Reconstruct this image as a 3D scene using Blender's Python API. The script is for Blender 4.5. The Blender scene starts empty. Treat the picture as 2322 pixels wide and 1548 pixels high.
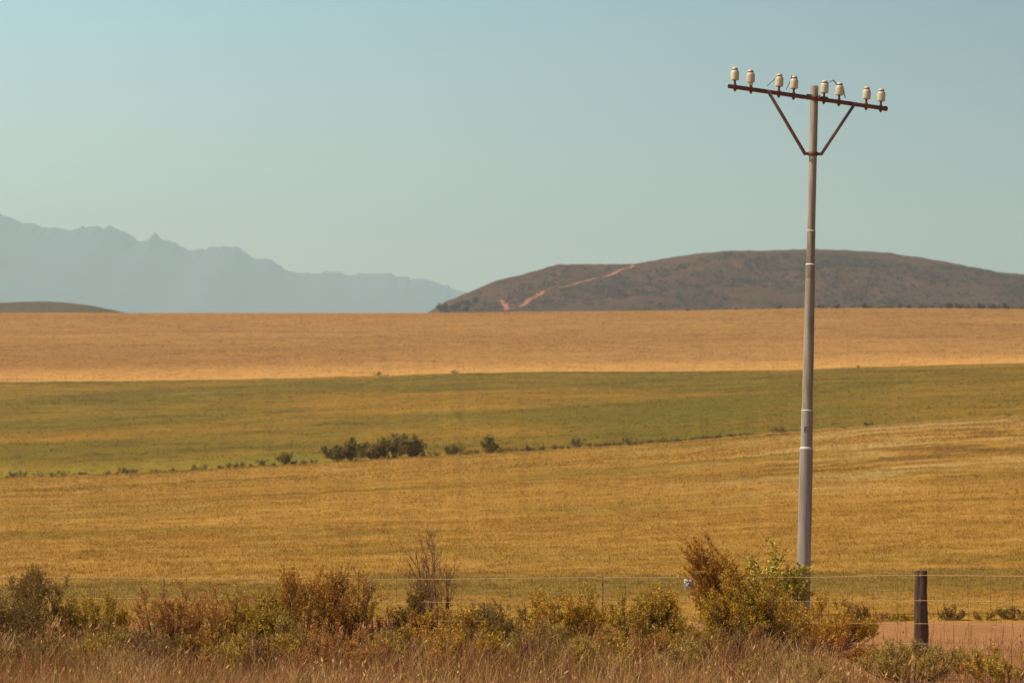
import bpy, math
import numpy as np

# ------------------------------------------------------------------ camera, sky, sun, exposure
sc = bpy.context.scene
COL = sc.collection
R = math.radians
F, CX, YH, EYE = 6450.0, 1161.0, 960.0, 3.0      # focal length in photo pixels, centre column, eye-level row, eye height

cam_d = bpy.data.cameras.new('camera')
cam = bpy.data.objects.new('camera', cam_d)
COL.objects.link(cam)
cam.location = (0, 0, EYE)
cam.rotation_euler = (R(90), 0, 0)
cam_d.sensor_width = 36
cam_d.lens = 36 * F / 2322
cam_d.shift_y = (YH - 774) / 2322
cam_d.clip_start, cam_d.clip_end = 0.5, 90000
cam_d.dof.use_dof = True
cam_d.dof.focus_distance = 39.5
cam_d.dof.aperture_fstop = 3.4
sc.camera = cam

SUN_EL, SUN_AZ = R(50), R(-94)                  # azimuth from +Y (the view), negative = to the left
sdir = np.array([math.cos(SUN_EL) * math.sin(SUN_AZ), math.cos(SUN_EL) * math.cos(SUN_AZ), math.sin(SUN_EL)])
sun_d = bpy.data.lights.new('sun', 'SUN')
sun_d.energy, sun_d.angle, sun_d.color = 5.0, R(0.53), (1.0, 0.85, 0.64)
sun = bpy.data.objects.new('sun', sun_d)
COL.objects.link(sun)
from mathutils import Vector
sun.rotation_euler = Vector(sdir).to_track_quat('Z', 'Y').to_euler()

world = bpy.data.worlds.new('World')
sc.world = world
world.use_nodes = True
wn = world.node_tree.nodes; wl = world.node_tree.links
wn.clear()
w_out = wn.new('ShaderNodeOutputWorld'); w_bg = wn.new('ShaderNodeBackground')
w_sky = wn.new('ShaderNodeTexSky'); w_sky.sky_type = 'NISHITA'; w_sky.sun_disc = False
w_sky.sun_elevation = SUN_EL; w_sky.sun_rotation = SUN_AZ
w_sky.air_density, w_sky.dust_density, w_sky.ozone_density = 1.0, 1.2, 1.0
w_mul = wn.new('ShaderNodeMix'); w_mul.data_type = 'RGBA'; w_mul.blend_type = 'MULTIPLY'
w_mul.inputs[0].default_value = 1.0
w_tc = wn.new('ShaderNodeTexCoord'); w_sep = wn.new('ShaderNodeSeparateXYZ')
wl.new(w_tc.outputs['Generated'], w_sep.inputs[0])
# the sky pales towards the sun's side and deepens away from it and upwards
w_az = wn.new('ShaderNodeMapRange'); w_az.inputs[1].default_value, w_az.inputs[2].default_value = -0.30, 0.24
wl.new(w_sep.outputs[0], w_az.inputs[0])
w_azc = wn.new('ShaderNodeValToRGB')
for el, p, c in zip(w_azc.color_ramp.elements, (0, 1), ((1.32, 1.26, 1.20, 1), (0.22, 0.29, 0.40, 1))): el.position = p; el.color = c
wl.new(w_az.outputs[0], w_azc.inputs[0])
w_el = wn.new('ShaderNodeMapRange'); w_el.inputs[1].default_value, w_el.inputs[2].default_value = 0.0, 0.5
wl.new(w_sep.outputs[2], w_el.inputs[0])
w_elc = wn.new('ShaderNodeValToRGB')
while len(w_elc.color_ramp.elements) < 4: w_elc.color_ramp.elements.new(0.5)
for el, p, c in zip(w_elc.color_ramp.elements, (0.06, 0.32, 0.55, 1.0), ((1.66, 1.34, 0.90, 1), (0.92, 1.34, 1.34, 1), (0.62, 0.74, 0.84, 1), (0.50, 0.52, 0.56, 1))): el.position = p; el.color = c
wl.new(w_el.outputs[0], w_elc.inputs[0])
w_t = wn.new('ShaderNodeMix'); w_t.data_type = 'RGBA'; w_t.blend_type = 'MULTIPLY'; w_t.inputs[0].default_value = 1.0
wl.new(w_azc.outputs[0], w_t.inputs[6]); wl.new(w_elc.outputs[0], w_t.inputs[7]); wl.new(w_t.outputs[2], w_mul.inputs[7])
wl.new(w_sky.outputs[0], w_mul.inputs[6]); wl.new(w_mul.outputs[2], w_bg.inputs[0]); wl.new(w_bg.outputs[0], w_out.inputs[0])
w_bg.inputs[1].default_value = 0.14

sc.view_settings.view_transform = 'Standard'
sc.view_settings.look = 'None'
sc.view_settings.exposure = 0.0
sc.view_settings.gamma = 1.0
sc.cycles.volume_bounces = 1
sc.cycles.max_bounces = 8
sc.cycles.transparent_max_bounces = 8

# ------------------------------------------------------------------ helpers
def P(px, py, D):
    """a photo pixel at distance D as a point in the world"""
    return np.array([(px - CX) / F * D, D, EYE - (py - YH) / F * D])

def mesh(name, v, f, mat, parent=None, col=None, smooth=False, at=None):
    """one mesh object from vertex and (uniform) face arrays or a list of such face arrays"""
    v = np.asarray(v, dtype=np.float32)
    fl = f if isinstance(f, list) else [f]
    fl = [np.asarray(a, dtype=np.int32) for a in fl if len(a)]
    me = bpy.data.meshes.new(name)
    me.vertices.add(len(v)); me.vertices.foreach_set('co', v.ravel())
    loops = np.concatenate([a.ravel() for a in fl])
    sizes = np.concatenate([np.full(len(a), a.shape[1], dtype=np.int32) for a in fl])
    me.loops.add(len(loops)); me.loops.foreach_set('vertex_index', loops)
    me.polygons.add(len(sizes))
    starts = np.concatenate([[0], np.cumsum(sizes)[:-1]]).astype(np.int32)
    me.polygons.foreach_set('loop_start', starts)
    me.polygons.foreach_set('loop_total', sizes)
    if smooth:
        me.polygons.foreach_set('use_smooth', np.ones(len(sizes), dtype=bool))
    me.update(calc_edges=True)
    if col is not None:
        a = me.color_attributes.new('Col', 'FLOAT_COLOR', 'POINT')
        c = np.ones((len(v), 4), dtype=np.float32); c[:, :3] = col
        a.data.foreach_set('color', c.ravel())
    me.materials.append(mat)
    o = bpy.data.objects.new(name, me)
    COL.objects.link(o)
    if parent is not None:
        o.parent = parent
    if at is not None:
        o.location = at
    return o

def empty(name, loc):
    o = bpy.data.objects.new(name, None)
    o.empty_display_size = 0.2
    COL.objects.link(o)
    o.location = loc
    return o

def tag(o, label=None, cat=None, group=None, kind=None):
    for k, val in (('label', label), ('category', cat), ('group', group), ('kind', kind)):
        if val: o[k] = val
    return o

class MB:
    """collects tubes, lathes and boxes into one mesh"""
    def __init__(s): s.v = []; s.q = []; s.t = []; s.n = 0
    def add(s, v, q=(), t=()):
        s.v.append(np.asarray(v, float))
        if len(q): s.q.append(np.asarray(q, int) + s.n)
        if len(t): s.t.append(np.asarray(t, int) + s.n)
        s.n += len(v)
    def tube(s, pts, rad, sides=8, cap=True, twist=0.0):
        pts = np.asarray(pts, float); n = len(pts)
        rad = np.broadcast_to(np.asarray(rad, float), (n,))
        tan = np.gradient(pts, axis=0); tan /= np.linalg.norm(tan, axis=1)[:, None] + 1e-12
        ref = np.array([0, 0, 1.0]) if abs(tan[0][2]) < 0.9 else np.array([0, 1.0, 0])
        a = np.cross(tan, ref); a /= np.linalg.norm(a, axis=1)[:, None] + 1e-12
        b = np.cross(tan, a)
        th = np.arange(sides) / sides * 2 * math.pi + twist
        v = pts[:, None, :] + rad[:, None, None] * (np.cos(th)[None, :, None] * a[:, None, :] + np.sin(th)[None, :, None] * b[:, None, :])
        v = v.reshape(-1, 3)
        i = np.arange(n - 1)[:, None] * sides; j = np.arange(sides)[None, :]; k = (j + 1) % sides
        q = np.stack([i + j, i + k, i + sides + k, i + sides + j], -1).reshape(-1, 4)
        t = []
        if cap:
            v = np.vstack([v, pts[:1], pts[-1:]])
            c0, c1 = n * sides, n * sides + 1
            jj = np.arange(sides); kk = (jj + 1) % sides
            t = np.vstack([np.stack([np.full(sides, c0), kk, jj], -1), np.stack([np.full(sides, c1), (n - 1) * sides + jj, (n - 1) * sides + kk], -1)])
        s.add(v, q, t)
    def lathe(s, base, axis, prof, sides=20, noise=None):
        """prof: (distance along the axis, radius)"""
        axis = np.asarray(axis, float); axis = axis / np.linalg.norm(axis)
        ref = np.array([0, 1.0, 0]) if abs(axis[1]) < 0.9 else np.array([1.0, 0, 0])
        a = np.cross(axis, ref); a /= np.linalg.norm(a); b = np.cross(axis, a)
        prof = np.asarray(prof, float); n = len(prof)
        th = np.arange(sides) / sides * 2 * math.pi
        rr = np.repeat(prof[:, 1][:, None], sides, 1)
        if noise is not None: rr = rr * noise(prof[:, 0][:, None], th[None, :])
        v = np.asarray(base)[None, None, :] + prof[:, 0][:, None, None] * axis + rr[..., None] * (np.cos(th)[None, :, None] * a + np.sin(th)[None, :, None] * b)
        v = v.reshape(-1, 3)
        i = np.arange(n - 1)[:, None] * sides; j = np.arange(sides)[None, :]; k = (j + 1) % sides
        q = np.stack([i + j, i + k, i + sides + k, i + sides + j], -1).reshape(-1, 4)
        jj = np.arange(sides); kk = (jj + 1) % sides
        c0 = len(v); v = np.vstack([v, np.asarray(base) + prof[0, 0] * axis, np.asarray(base) + prof[-1, 0] * axis])
        t = np.vstack([np.stack([np.full(sides, c0), kk, jj], -1), np.stack([np.full(sides, c0 + 1), (n - 1) * sides + jj, (n - 1) * sides + kk], -1)])
        s.add(v, q, t)
    def box(s, c, ex, ey, ez):
        """c centre, ex/ey/ez half-extent vectors"""
        c, ex, ey, ez = [np.asarray(x, float) for x in (c, ex, ey, ez)]
        v = [c + a * ex + b * ey + d * ez for a in (-1, 1) for b in (-1, 1) for d in (-1, 1)]
        s.add(v, [(0, 1, 3, 2), (4, 6, 7, 5), (0, 4, 5, 1), (2, 3, 7, 6), (0, 2, 6, 4), (1, 5, 7, 3)])
    def build(s, name, mat, parent=None, smooth=True, col=None):
        v = np.vstack(s.v)
        off = np.zeros(3)
        fl = []
        if s.q: fl.append(np.vstack(s.q))
        if s.t: fl.append(np.vstack(s.t))
        if parent is not None: off = np.array(parent_world(parent))
        o = mesh(name, v - off, fl, mat, parent, col=col)
        if smooth:
            o.data.polygons.foreach_set('use_smooth', np.ones(len(o.data.polygons), dtype=bool))
            o.data.set_sharp_from_angle(angle=R(38))
        return o

def parent_world(p):
    l = np.array(p.location)
    while p.parent is not None:
        p = p.parent; l = l + np.array(p.location)
    return l

# value noise for terrain relief
_g = np.random.default_rng(11).random((256, 256))
def vnoise(x, y):
    xi = np.floor(x).astype(int); yi = np.floor(y).astype(int)
    fx = x - xi; fy = y - yi
    fx = fx * fx * (3 - 2 * fx); fy = fy * fy * (3 - 2 * fy)
    a = _g[xi % 256, yi % 256]; b = _g[(xi + 1) % 256, yi % 256]; c = _g[xi % 256, (yi + 1) % 256]; d = _g[(xi + 1) % 256, (yi + 1) % 256]
    return (a * (1 - fx) + b * fx) * (1 - fy) + (c * (1 - fx) + d * fx) * fy - 0.5
def fbm(x, y, o=5):
    s = 0; a = 1.0
    for i in range(o):
        s = s + a * vnoise(x + 17.3 * i, y + 9.1 * i); x = x * 2.03; y = y * 2.03; a *= 0.5
    return s

# ------------------------------------------------------------------ materials
def new_mat(name):
    m = bpy.data.materials.new(name); m.use_nodes = True
    n = m.node_tree.nodes; l = m.node_tree.links
    return m, n, l, n['Principled BSDF']

def N(n, t, **kw):
    x = n.new(t)
    for k, v in kw.items(): setattr(x, k, v)
    return x

def noise_node(n, l, vec, scale, detail=6, rough=0.6, dist=0.0):
    x = N(n, 'ShaderNodeTexNoise'); x.inputs['Scale'].default_value = scale; x.inputs['Detail'].default_value = detail
    x.inputs['Roughness'].default_value = rough; x.inputs['Distortion'].default_value = dist
    l.new(vec, x.inputs['Vector'])
    return x.outputs[0]

def ramp(n, l, fac, stops):
    x = N(n, 'ShaderNodeValToRGB')
    e = x.color_ramp.elements
    while len(e) < len(stops): e.new(0.5)
    for el, (p, c) in zip(e, stops):
        el.position = p
        el.color = (c[0], c[1], c[2], 1) if isinstance(c, tuple) else (c, c, c, 1)
    l.new(fac, x.inputs[0])
    return x.outputs[0]

def mix(n, l, fac, a, b, mode='MIX'):
    x = N(n, 'ShaderNodeMix', data_type='RGBA', blend_type=mode)
    for i, v in ((0, fac), (6, a), (7, b)):
        if isinstance(v, (int, float)): x.inputs[i].default_value = v
        elif isinstance(v, tuple): x.inputs[i].default_value = (*v, 1)
        else: l.new(v, x.inputs[i])
    return x.outputs[2]

def math_n(n, l, op, a, b=None, clamp=False):
    x = N(n, 'ShaderNodeMath', operation=op, use_clamp=clamp)
    for i, v in ((0, a), (1, b)):
        if v is None: continue
        if isinstance(v, (int, float)): x.inputs[i].default_value = v
        else: l.new(v, x.inputs[i])
    return x.outputs[0]

def maprange(n, l, v, a, b, c=0.0, d=1.0):
    x = N(n, 'ShaderNodeMapRange'); x.interpolation_type = 'SMOOTHSTEP'
    for i, k in enumerate((a, b, c, d)): x.inputs[i + 1].default_value = k
    l.new(v, x.inputs[0])
    return x.outputs[0]

def scaled(n, l, vec, s):
    x = N(n, 'ShaderNodeVectorMath', operation='MULTIPLY'); x.inputs[1].default_value = s
    l.new(vec, x.inputs[0])
    return x.outputs[0]

def field_nodes(n, l, which):
    """crop colour as a function of the place in the world (shared by the soil sheet and the stalks on it)"""
    pos = N(n, 'ShaderNodeNewGeometry').outputs['Position']
    sep = N(n, 'ShaderNodeSeparateXYZ'); l.new(pos, sep.inputs[0])
    X, Y = sep.outputs[0], sep.outputs[1]
    if which == 'near':
        big = noise_node(n, l, pos, 0.045, 5, 0.6, 0.6)
        mid = noise_node(n, l, pos, 0.33, 5, 0.65)
        fine = noise_node(n, l, pos, 3.2, 4, 0.7)
        c = ramp(n, l, mid, [(0.30, (0.315, 0.160, 0.024)), (0.5, (0.40, 0.210, 0.034)), (0.70, (0.51, 0.285, 0.058))])
        g = maprange(n, l, big, 0.50, 0.64, 0, 0.75)
        c = mix(n, l, g, c, (0.26, 0.165, 0.022))
        # weeds along the field's near edge
        wob = math_n(n, l, 'MULTIPLY', math_n(n, l, 'SUBTRACT', mid, 0.5), 14.0)
        Yw = math_n(n, l, 'ADD', Y, wob)
        e1 = maprange(n, l, Yw, 49.0, 52.5); e2 = maprange(n, l, Yw, 55.5, 60.0, 1, 0)
        edge = math_n(n, l, 'MULTIPLY', math_n(n, l, 'MULTIPLY', e1, e2), 0.6)
        c = mix(n, l, edge, c, (0.165, 0.125, 0.022))
        # pale stubble streaks on the rise at the right
        sx = N(n, 'ShaderNodeMapping'); sx.inputs['Scale'].default_value = (0.05, 0.03, 0.0); sx.inputs['Rotation'].default_value = (0, 0, R(18))
        l.new(pos, sx.inputs[0])
        st = noise_node(n, l, sx.outputs[0], 1.6, 5, 0.62, 0.8)
        tt = math_n(n, l, 'DIVIDE', X, Y)
        mk = math_n(n, l, 'MULTIPLY', maprange(n, l, tt, 0.02, 0.13), maprange(n, l, Y, 85.0, 150.0))
        pale = math_n(n, l, 'MULTIPLY', maprange(n, l, st, 0.50, 0.60), mk)
        dark = math_n(n, l, 'MULTIPLY', maprange(n, l, st, 0.47, 0.40), mk)
        c = mix(n, l, math_n(n, l, 'MULTIPLY', pale, 0.7), c, (0.54, 0.36, 0.135))
        c = mix(n, l, math_n(n, l, 'MULTIPLY', dark, 0.85), c, (0.21, 0.11, 0.022)
        )
        eb = math_n(n, l, 'MULTIPLY', maprange(n, l, math_n(n, l, 'ADD', Y, wob), 296.0, 306.0), 0.38)
        c = mix(n, l, eb, c, (0.60, 0.40, 0.12))
        v = ramp(n, l, fine, [(0.25, 0.72), (0.75, 1.25)])
    elif which == 'green':
        big = noise_node(n, l, pos, 0.011, 5, 0.6, 0.5)
        mid = noise_node(n, l, pos, 0.07, 5, 0.65)
        fine = noise_node(n, l, pos, 0.9, 4, 0.7)
        c = ramp(n, l, mid, [(0.30, (0.24, 0.130, 0.012)), (0.52, (0.33, 0.172, 0.018)), (0.72, (0.40, 0.205, 0.024))])
        g = maprange(n, l, big, 0.38, 0.58, 0.15, 0.9)
        gcol = ramp(n, l, mid, [(0.35, (0.130, 0.092, 0.008)), (0.65, (0.21, 0.148, 0.010))])
        c = mix(n, l, g, c, gcol)
        tt = math_n(n, l, 'DIVIDE', X, Y)
        wb = math_n(n, l, 'ADD', Y, math_n(n, l, 'MULTIPLY', math_n(n, l, 'SUBTRACT', mid, 0.5), 60.0))
        br = math_n(n, l, 'MULTIPLY', maprange(n, l, wb, 345.0, 332.0), maprange(n, l, tt, -0.02, -0.08))
        b2 = math_n(n, l, 'MULTIPLY', maprange(n, l, wb, 500.0, 420.0), math_n(n, l, 'MULTIPLY', maprange(n, l, tt, 0.0, 0.05), maprange(n, l, tt, 0.16, 0.11)))
        c = mix(n, l, math_n(n, l, 'MULTIPLY', b2, maprange(n, l, mid, 0.38, 0.56, 0.25, 0.85)), c, (0.150, 0.118, 0.010))
        c = mix(n, l, math_n(n, l, 'MULTIPLY', br, 0.6), c, (0.25, 0.21, 0.022))
        v = ramp(n, l, fine, [(0.25, 0.7), (0.75, 1.3)])
    else:
        big = noise_node(n, l, scaled(n, l, pos, (0.35, 1, 1)), 0.010, 5, 0.6, 0.4)
        mid = noise_node(n, l, pos, 0.05, 5, 0.65)
        fine = noise_node(n, l, pos, 0.5, 4, 0.7)
        c = ramp(n, l, big, [(0.30, (0.34, 0.160, 0.038)), (0.55, (0.40, 0.196, 0.050)), (0.75, (0.45, 0.235, 0.066))])
        foot = maprange(n, l, math_n(n, l, 'ADD', Y, math_n(n, l, 'MULTIPLY', mid, 60.0)), 740.0, 810.0, 0.75, 0.0)
        c = mix(n, l, foot, c, (0.66, 0.34, 0.085))
        v0 = ramp(n, l, mid, [(0.3, 0.9), (0.7, 1.1)])
        c = mix(n, l, 1.0, c, v0, 'MULTIPLY')
        v = ramp(n, l, fine, [(0.25, 0.72), (0.75, 1.28)])
    return mix(n, l, 1.0, c, v, 'MULTIPLY'), fine

def field_mat(name, which, bump):
    m, n, l, b = new_mat(name)
    c, fine = field_nodes(n, l, which)
    l.new(c, b.inputs['Base Color'])
    b.inputs['Roughness'].default_value = 0.95
    b.inputs['Specular IOR Level'].default_value = 0.1
    bp = N(n, 'ShaderNodeBump'); bp.inputs['Strength'].default_value = 0.8; bp.inputs['Distance'].default_value = bump
    l.new(fine, bp.inputs['Height']); l.new(bp.outputs[0], b.inputs['Normal'])
    return m

M_NEAR = field_mat('dry crop near', 'near', 0.12)
M_GREEN = field_mat('weedy green crop', 'green', 0.35)
M_FAR = field_mat('ripe crop far', 'far', 0.5)

def leafy(name, c_node=None, trans=0.35, rough=0.6):
    """leaf or blade: colour per leaf, some light passing through"""
    m, n, l, b = new_mat(name)
    if c_node:
        c, _ = field_nodes(n, l, c_node)
        at = N(n, 'ShaderNodeAttribute', attribute_name='Col')
        c = mix(n, l, 1.0, c, at.outputs[0], 'MULTIPLY')
    else:
        c = N(n, 'ShaderNodeAttribute', attribute_name='Col').outputs[0]
    l.new(c, b.inputs['Base Color'])
    b.inputs['Roughness'].default_value = rough
    b.inputs['Specular IOR Level'].default_value = 0.25
    tr = N(n, 'ShaderNodeBsdfTranslucent'); l.new(c, tr.inputs[0])
    mx = N(n, 'ShaderNodeMixShader'); mx.inputs[0].default_value = trans
    l.new(b.outputs[0], mx.inputs[1]); l.new(tr.outputs[0], mx.inputs[2])
    l.new(mx.outputs[0], n['Material Output'].inputs['Surface'])
    return m

M_LEAF = leafy('shrub leaf', trans=0.25)
M_STALK = leafy('dry stalk', trans=0.25, rough=0.7)
M_CROP = leafy('crop stalk', 'near', 0.42, 0.8)
M_CROPG = leafy('green crop stalk', 'green', 0.42, 0.8)
M_CROPF = leafy('ripe crop stalk', 'far', 0.42, 0.8)

def soil_mat(name, lo, hi, scale):
    m, n, l, b = new_mat(name)
    pos = N(n, 'ShaderNodeNewGeometry').outputs['Position']
    a = noise_node(n, l, pos, scale, 7, 0.65); f2 = noise_node(n, l, pos, scale * 12, 4, 0.7)
    c = ramp(n, l, a, [(0.3, lo), (0.7, hi)])
    c = mix(n, l, 1.0, c, ramp(n, l, f2, [(0.3, 0.8), (0.7, 1.2)]), 'MULTIPLY')
    l.new(c, b.inputs['Base Color']); b.inputs['Roughness'].default_value = 0.95; b.inputs['Specular IOR Level'].default_value = 0.1
    bp = N(n, 'ShaderNodeBump'); bp.inputs['Strength'].default_value = 0.6; bp.inputs['Distance'].default_value = 0.05
    l.new(f2, bp.inputs['Height']); l.new(bp.outputs[0], b.inputs['Normal'])
    return m

M_VERGE = soil_mat('verge soil', (0.28, 0.125, 0.045), (0.38, 0.18, 0.065), 1.2)
M_TRACK = soil_mat('orange track soil', (0.35, 0.160, 0.054), (0.45, 0.215, 0.078), 0.6)
M_PLAIN = soil_mat('far plain', (0.25, 0.15, 0.06), (0.35, 0.21, 0.08), 0.002)

def hill_mat(name, lo, hi, spots, scale, bumpd):
    m, n, l, b = new_mat(name)
    pos = N(n, 'ShaderNodeNewGeometry').outputs['Position']
    a = noise_node(n, l, pos, scale, 6, 0.62, 0.3); f2 = noise_node(n, l, pos, scale * 16, 5, 0.75)
    c = ramp(n, l, a, [(0.35, lo), (0.65, hi)])
    c = mix(n, l, maprange(n, l, f2, 0.52, 0.62, 0, 0.75), c, spots)
    l.new(c, b.inputs['Base Color']); b.inputs['Roughness'].default_value = 1.0; b.inputs['Specular IOR Level'].default_value = 0.05
    bp = N(n, 'ShaderNodeBump'); bp.inputs['Strength'].default_value = 1.0; bp.inputs['Distance'].default_value = bumpd
    l.new(f2, bp.inputs['Height']); l.new(bp.outputs[0], b.inputs['Normal'])
    return m

M_HILL = hill_mat('heath hill', (0.085, 0.036, 0.022), (0.150, 0.066, 0.036), (0.055, 0.024, 0.016), 0.009, 4.0)
M_SMALLHILL = hill_mat('low hill', (0.12, 0.075, 0.035), (0.16, 0.10, 0.05), (0.07, 0.05, 0.03), 0.02, 2.0)
M_MOUNT = hill_mat('haze-tinted rock', (0.09, 0.105, 0.15), (0.12, 0.135, 0.185), (0.08, 0.095, 0.135), 0.0012, 8.0)  # distance haze painted into the rock colour as a blue tint
M_HTRACK = soil_mat('red hill track', (0.36, 0.125, 0.065), (0.50, 0.185, 0.10), 0.05)

def simple(name, col, rough=0.6, metal=0.0, spec=0.4):
    m, n, l, b = new_mat(name)
    b.inputs['Base Color'].default_value = (*col, 1); b.inputs['Roughness'].default_value = rough
    b.inputs['Metallic'].default_value = metal; b.inputs['Specular IOR Level'].default_value = spec
    return m, n, l, b

def worn(name, c0, c1, c2, scale, stretch=(1, 1, 0.15), rough=0.6, metal=0.0, bump=0.003):
    """weathered surface: two tones in streaks and a third one in specks"""
    m, n, l, b = new_mat(name)
    tc = N(n, 'ShaderNodeTexCoord').outputs['Object']
    a = noise_node(n, l, scaled(n, l, tc, stretch), scale, 6, 0.65)
    s = noise_node(n, l, tc, scale * 5, 5, 0.7)
    c = ramp(n, l, a, [(0.35, c0), (0.62, c1)])
    c = mix(n, l, maprange(n, l, s, 0.56, 0.68, 0, 0.7), c, c2)
    l.new(c, b.inputs['Base Color'])
    l.new(ramp(n, l, s, [(0.3, rough - 0.12), (0.7, min(1, rough + 0.15))]), b.inputs['Roughness'])
    b.inputs['Metallic'].default_value = metal
    bp = N(n, 'ShaderNodeBump'); bp.inputs['Strength'].default_value = 0.6; bp.inputs['Distance'].default_value = bump
    l.new(s, bp.inputs['Height']); l.new(bp.outputs[0], b.inputs['Normal'])
    return m

M_TUBE_UP = worn('weathered steel upper', (0.19, 0.145, 0.10), (0.42, 0.37, 0.28), (0.20, 0.12, 0.075), 10, (1, 1, 0.08), 0.7)
M_TUBE_LOW = worn('weathered steel lower', (0.22, 0.185, 0.15), (0.42, 0.38, 0.32), (0.20, 0.14, 0.10), 9, (1, 1, 0.07), 0.65)
M_RUST = worn('rusty pipe', (0.12, 0.042, 0.025), (0.22, 0.085, 0.042), (0.36, 0.17, 0.075), 14, (1, 1, 1), 0.8)
M_BRACE = worn('dull steel brace', (0.17, 0.105, 0.085), (0.26, 0.17, 0.13), (0.15, 0.06, 0.035), 12, (1, 1, 1), 0.6)
M_PORC = worn('cream porcelain', (0.66, 0.56, 0.36), (0.72, 0.64, 0.46), (0.5, 0.40, 0.22), 16, (1, 1, 0.3), 0.32, bump=0.0005)
M_TIE = simple('rusty tie wire', (0.30, 0.08, 0.04), 0.8)[0]
M_DARKWIRE = simple('dark twisted wire', (0.10, 0.075, 0.07), 0.6)[0]
M_WIRE = simple('galvanised fence wire', (0.72, 0.50, 0.24), 0.6, 0.0, 0.3)[0]
M_DROP = worn('rusty dropper', (0.13, 0.07, 0.04), (0.2, 0.12, 0.07), (0.25, 0.14, 0.08), 20, (1, 1, 1), 0.8)
M_WOOD = worn('old creosoted wood', (0.065, 0.030, 0.018), (0.15, 0.080, 0.050), (0.34, 0.25, 0.17), 16, (1, 1, 0.10), 0.95, bump=0.012)
M_SIGN = worn('white enamel', (0.74, 0.71, 0.66), (0.80, 0.78, 0.74), (0.6, 0.52, 0.44), 20, (1, 1, 1), 0.4)
M_LEDGE = worn('painted sunlit ledge', (0.62, 0.56, 0.44), (0.74, 0.69, 0.57), (0.5, 0.42, 0.3), 20, (1, 1, 1), 0.7)  # pale tone imitates sun on the pole's shoulder ledges
M_PAINT = simple('dark paint', (0.06, 0.05, 0.05), 0.7)[0]
M_BARK = worn('shrub bark', (0.10, 0.05, 0.03), (0.19, 0.11, 0.07), (0.26, 0.17, 0.11), 30, (1, 1, 1), 0.9)
M_DEADBARK = worn('bare grey-brown twigs', (0.17, 0.075, 0.035), (0.28, 0.14, 0.07), (0.40, 0.25, 0.15), 30, (1, 1, 1), 0.9)

# ------------------------------------------------------------------ the lie of the land
def interp(pts):
    a = np.array(pts, float)
    return lambda x: np.interp(x, a[:, 0], a[:, 1])

B1_line = interp([(-4000, 1120), (-600, 1104), (0, 1084), (300, 1072), (500, 1062), (740, 1048), (960, 1034), (1200, 1021), (1450, 1007), (1700, 986), (1840, 975), (2000, 963), (2120, 954), (2322, 943), (2900, 915), (6000, 900)])
B1 = lambda x: B1_line(x) + 3.0 * fbm(np.asarray(x, float) * 0.035, np.asarray(x, float) * 0 + 1.7, 5)
B2_line = interp([(-4000, 880), (0, 866), (500, 860), (850, 852), (1030, 846), (1270, 842), (1500, 842), (1800, 838), (1950, 832), (2322, 822), (2900, 812), (6000, 800)])
B2 = lambda x: B2_line(x) + 1.8 * fbm(np.asarray(x, float) * 0.035, np.asarray(x, float) * 0 + 2.7, 5)
B3 = interp([(-4000, 712), (0, 709), (1000, 709), (1200, 707), (1600, 703), (1840, 698), (2100, 698), (2322, 700), (3000, 702), (6000, 710)])
Y0 = 44.2
D1, D2, D3 = 320.0, 700.0, 1150.0
def zrow(row, D): return EYE - (row - YH) * D / F

TCOLS = np.concatenate([np.linspace(-0.75, -0.24, 18)[:-1], np.linspace(-0.24, 0.24, 420), np.linspace(0.24, 0.75, 18)[1:]])
def field_z(t, D):
    px = t * F + CX
    z0 = EYE - (1413.5 - YH) * Y0 / F + 0 * t
    z1 = zrow(B1(px), D1); z2 = zrow(B2(px), D2); z3 = zrow(B3(px), D3)
    zz = np.where(D < D1, z0 + (z1 - z0) * (D - Y0) / (D1 - Y0), np.where(D < D2, z1 + (z2 - z1) * (D - D1) / (D2 - D1), z2 + (z3 - z2) * (D - D2) / (D3 - D2)))
    # gentle unevenness that vanishes on the boundaries
    w = np.clip(np.minimum(np.minimum((D - Y0) / 20, np.abs(D - D1) / 40 + 0.0), np.minimum(np.abs(D - D2) / 60, np.abs(D3 - D) / 80)), 0, 1)
    x = t * D
    return zz + w * np.clip(D / 500, 0.08, 1.4) * (0.9 * fbm(x * 0.018, D * 0.018, 4) + 0.12 * fbm(x * 0.15 + 40, D * 0.15, 3))

def ground_z(x, y):
    x = np.asarray(x, float); y = np.asarray(y, float)
    s = np.clip((30 - y) / 18, 0, 1); s = s * s * (3 - 2 * s)
    verge = -0.10 + 1.45 * s + 0.05 * fbm(x * 0.6, y * 0.6, 3) * np.clip((38 - y) / 2, 0, 1)
    yy = np.maximum(y, Y0)
    return np.where(y < Y0, verge, field_z(x / yy, yy))

def sheet(name, mat, rows, zfun, kind='structure'):
    t, D = np.meshgrid(TCOLS, rows)
    z = zfun(t, D)
    v = np.stack([t * D, D, z], -1).reshape(-1, 3)
    nc = len(TCOLS); nr = len(rows)
    i = np.arange(nr - 1)[:, None] * nc; j = np.arange(nc - 1)[None, :]
    q = np.stack([i + j, i + j + 1, i + nc + j + 1, i + nc + j], -1).reshape(-1, 4)
    o = mesh(name, v, q, mat, smooth=True)
    o['kind'] = kind
    return o

def grid(name, mat, xs, ys, zfun):
    x, y = np.meshgrid(xs, ys)
    v = np.stack([x, y, zfun(x, y)], -1).reshape(-1, 3)
    nc, nr = len(xs), len(ys)
    i = np.arange(nr - 1)[:, None] * nc; j = np.arange(nc - 1)[None, :]
    q = np.stack([i + j, i + j + 1, i + nc + j + 1, i + nc + j], -1).reshape(-1, 4)
    return mesh(name, v, q, mat, smooth=True)

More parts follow.
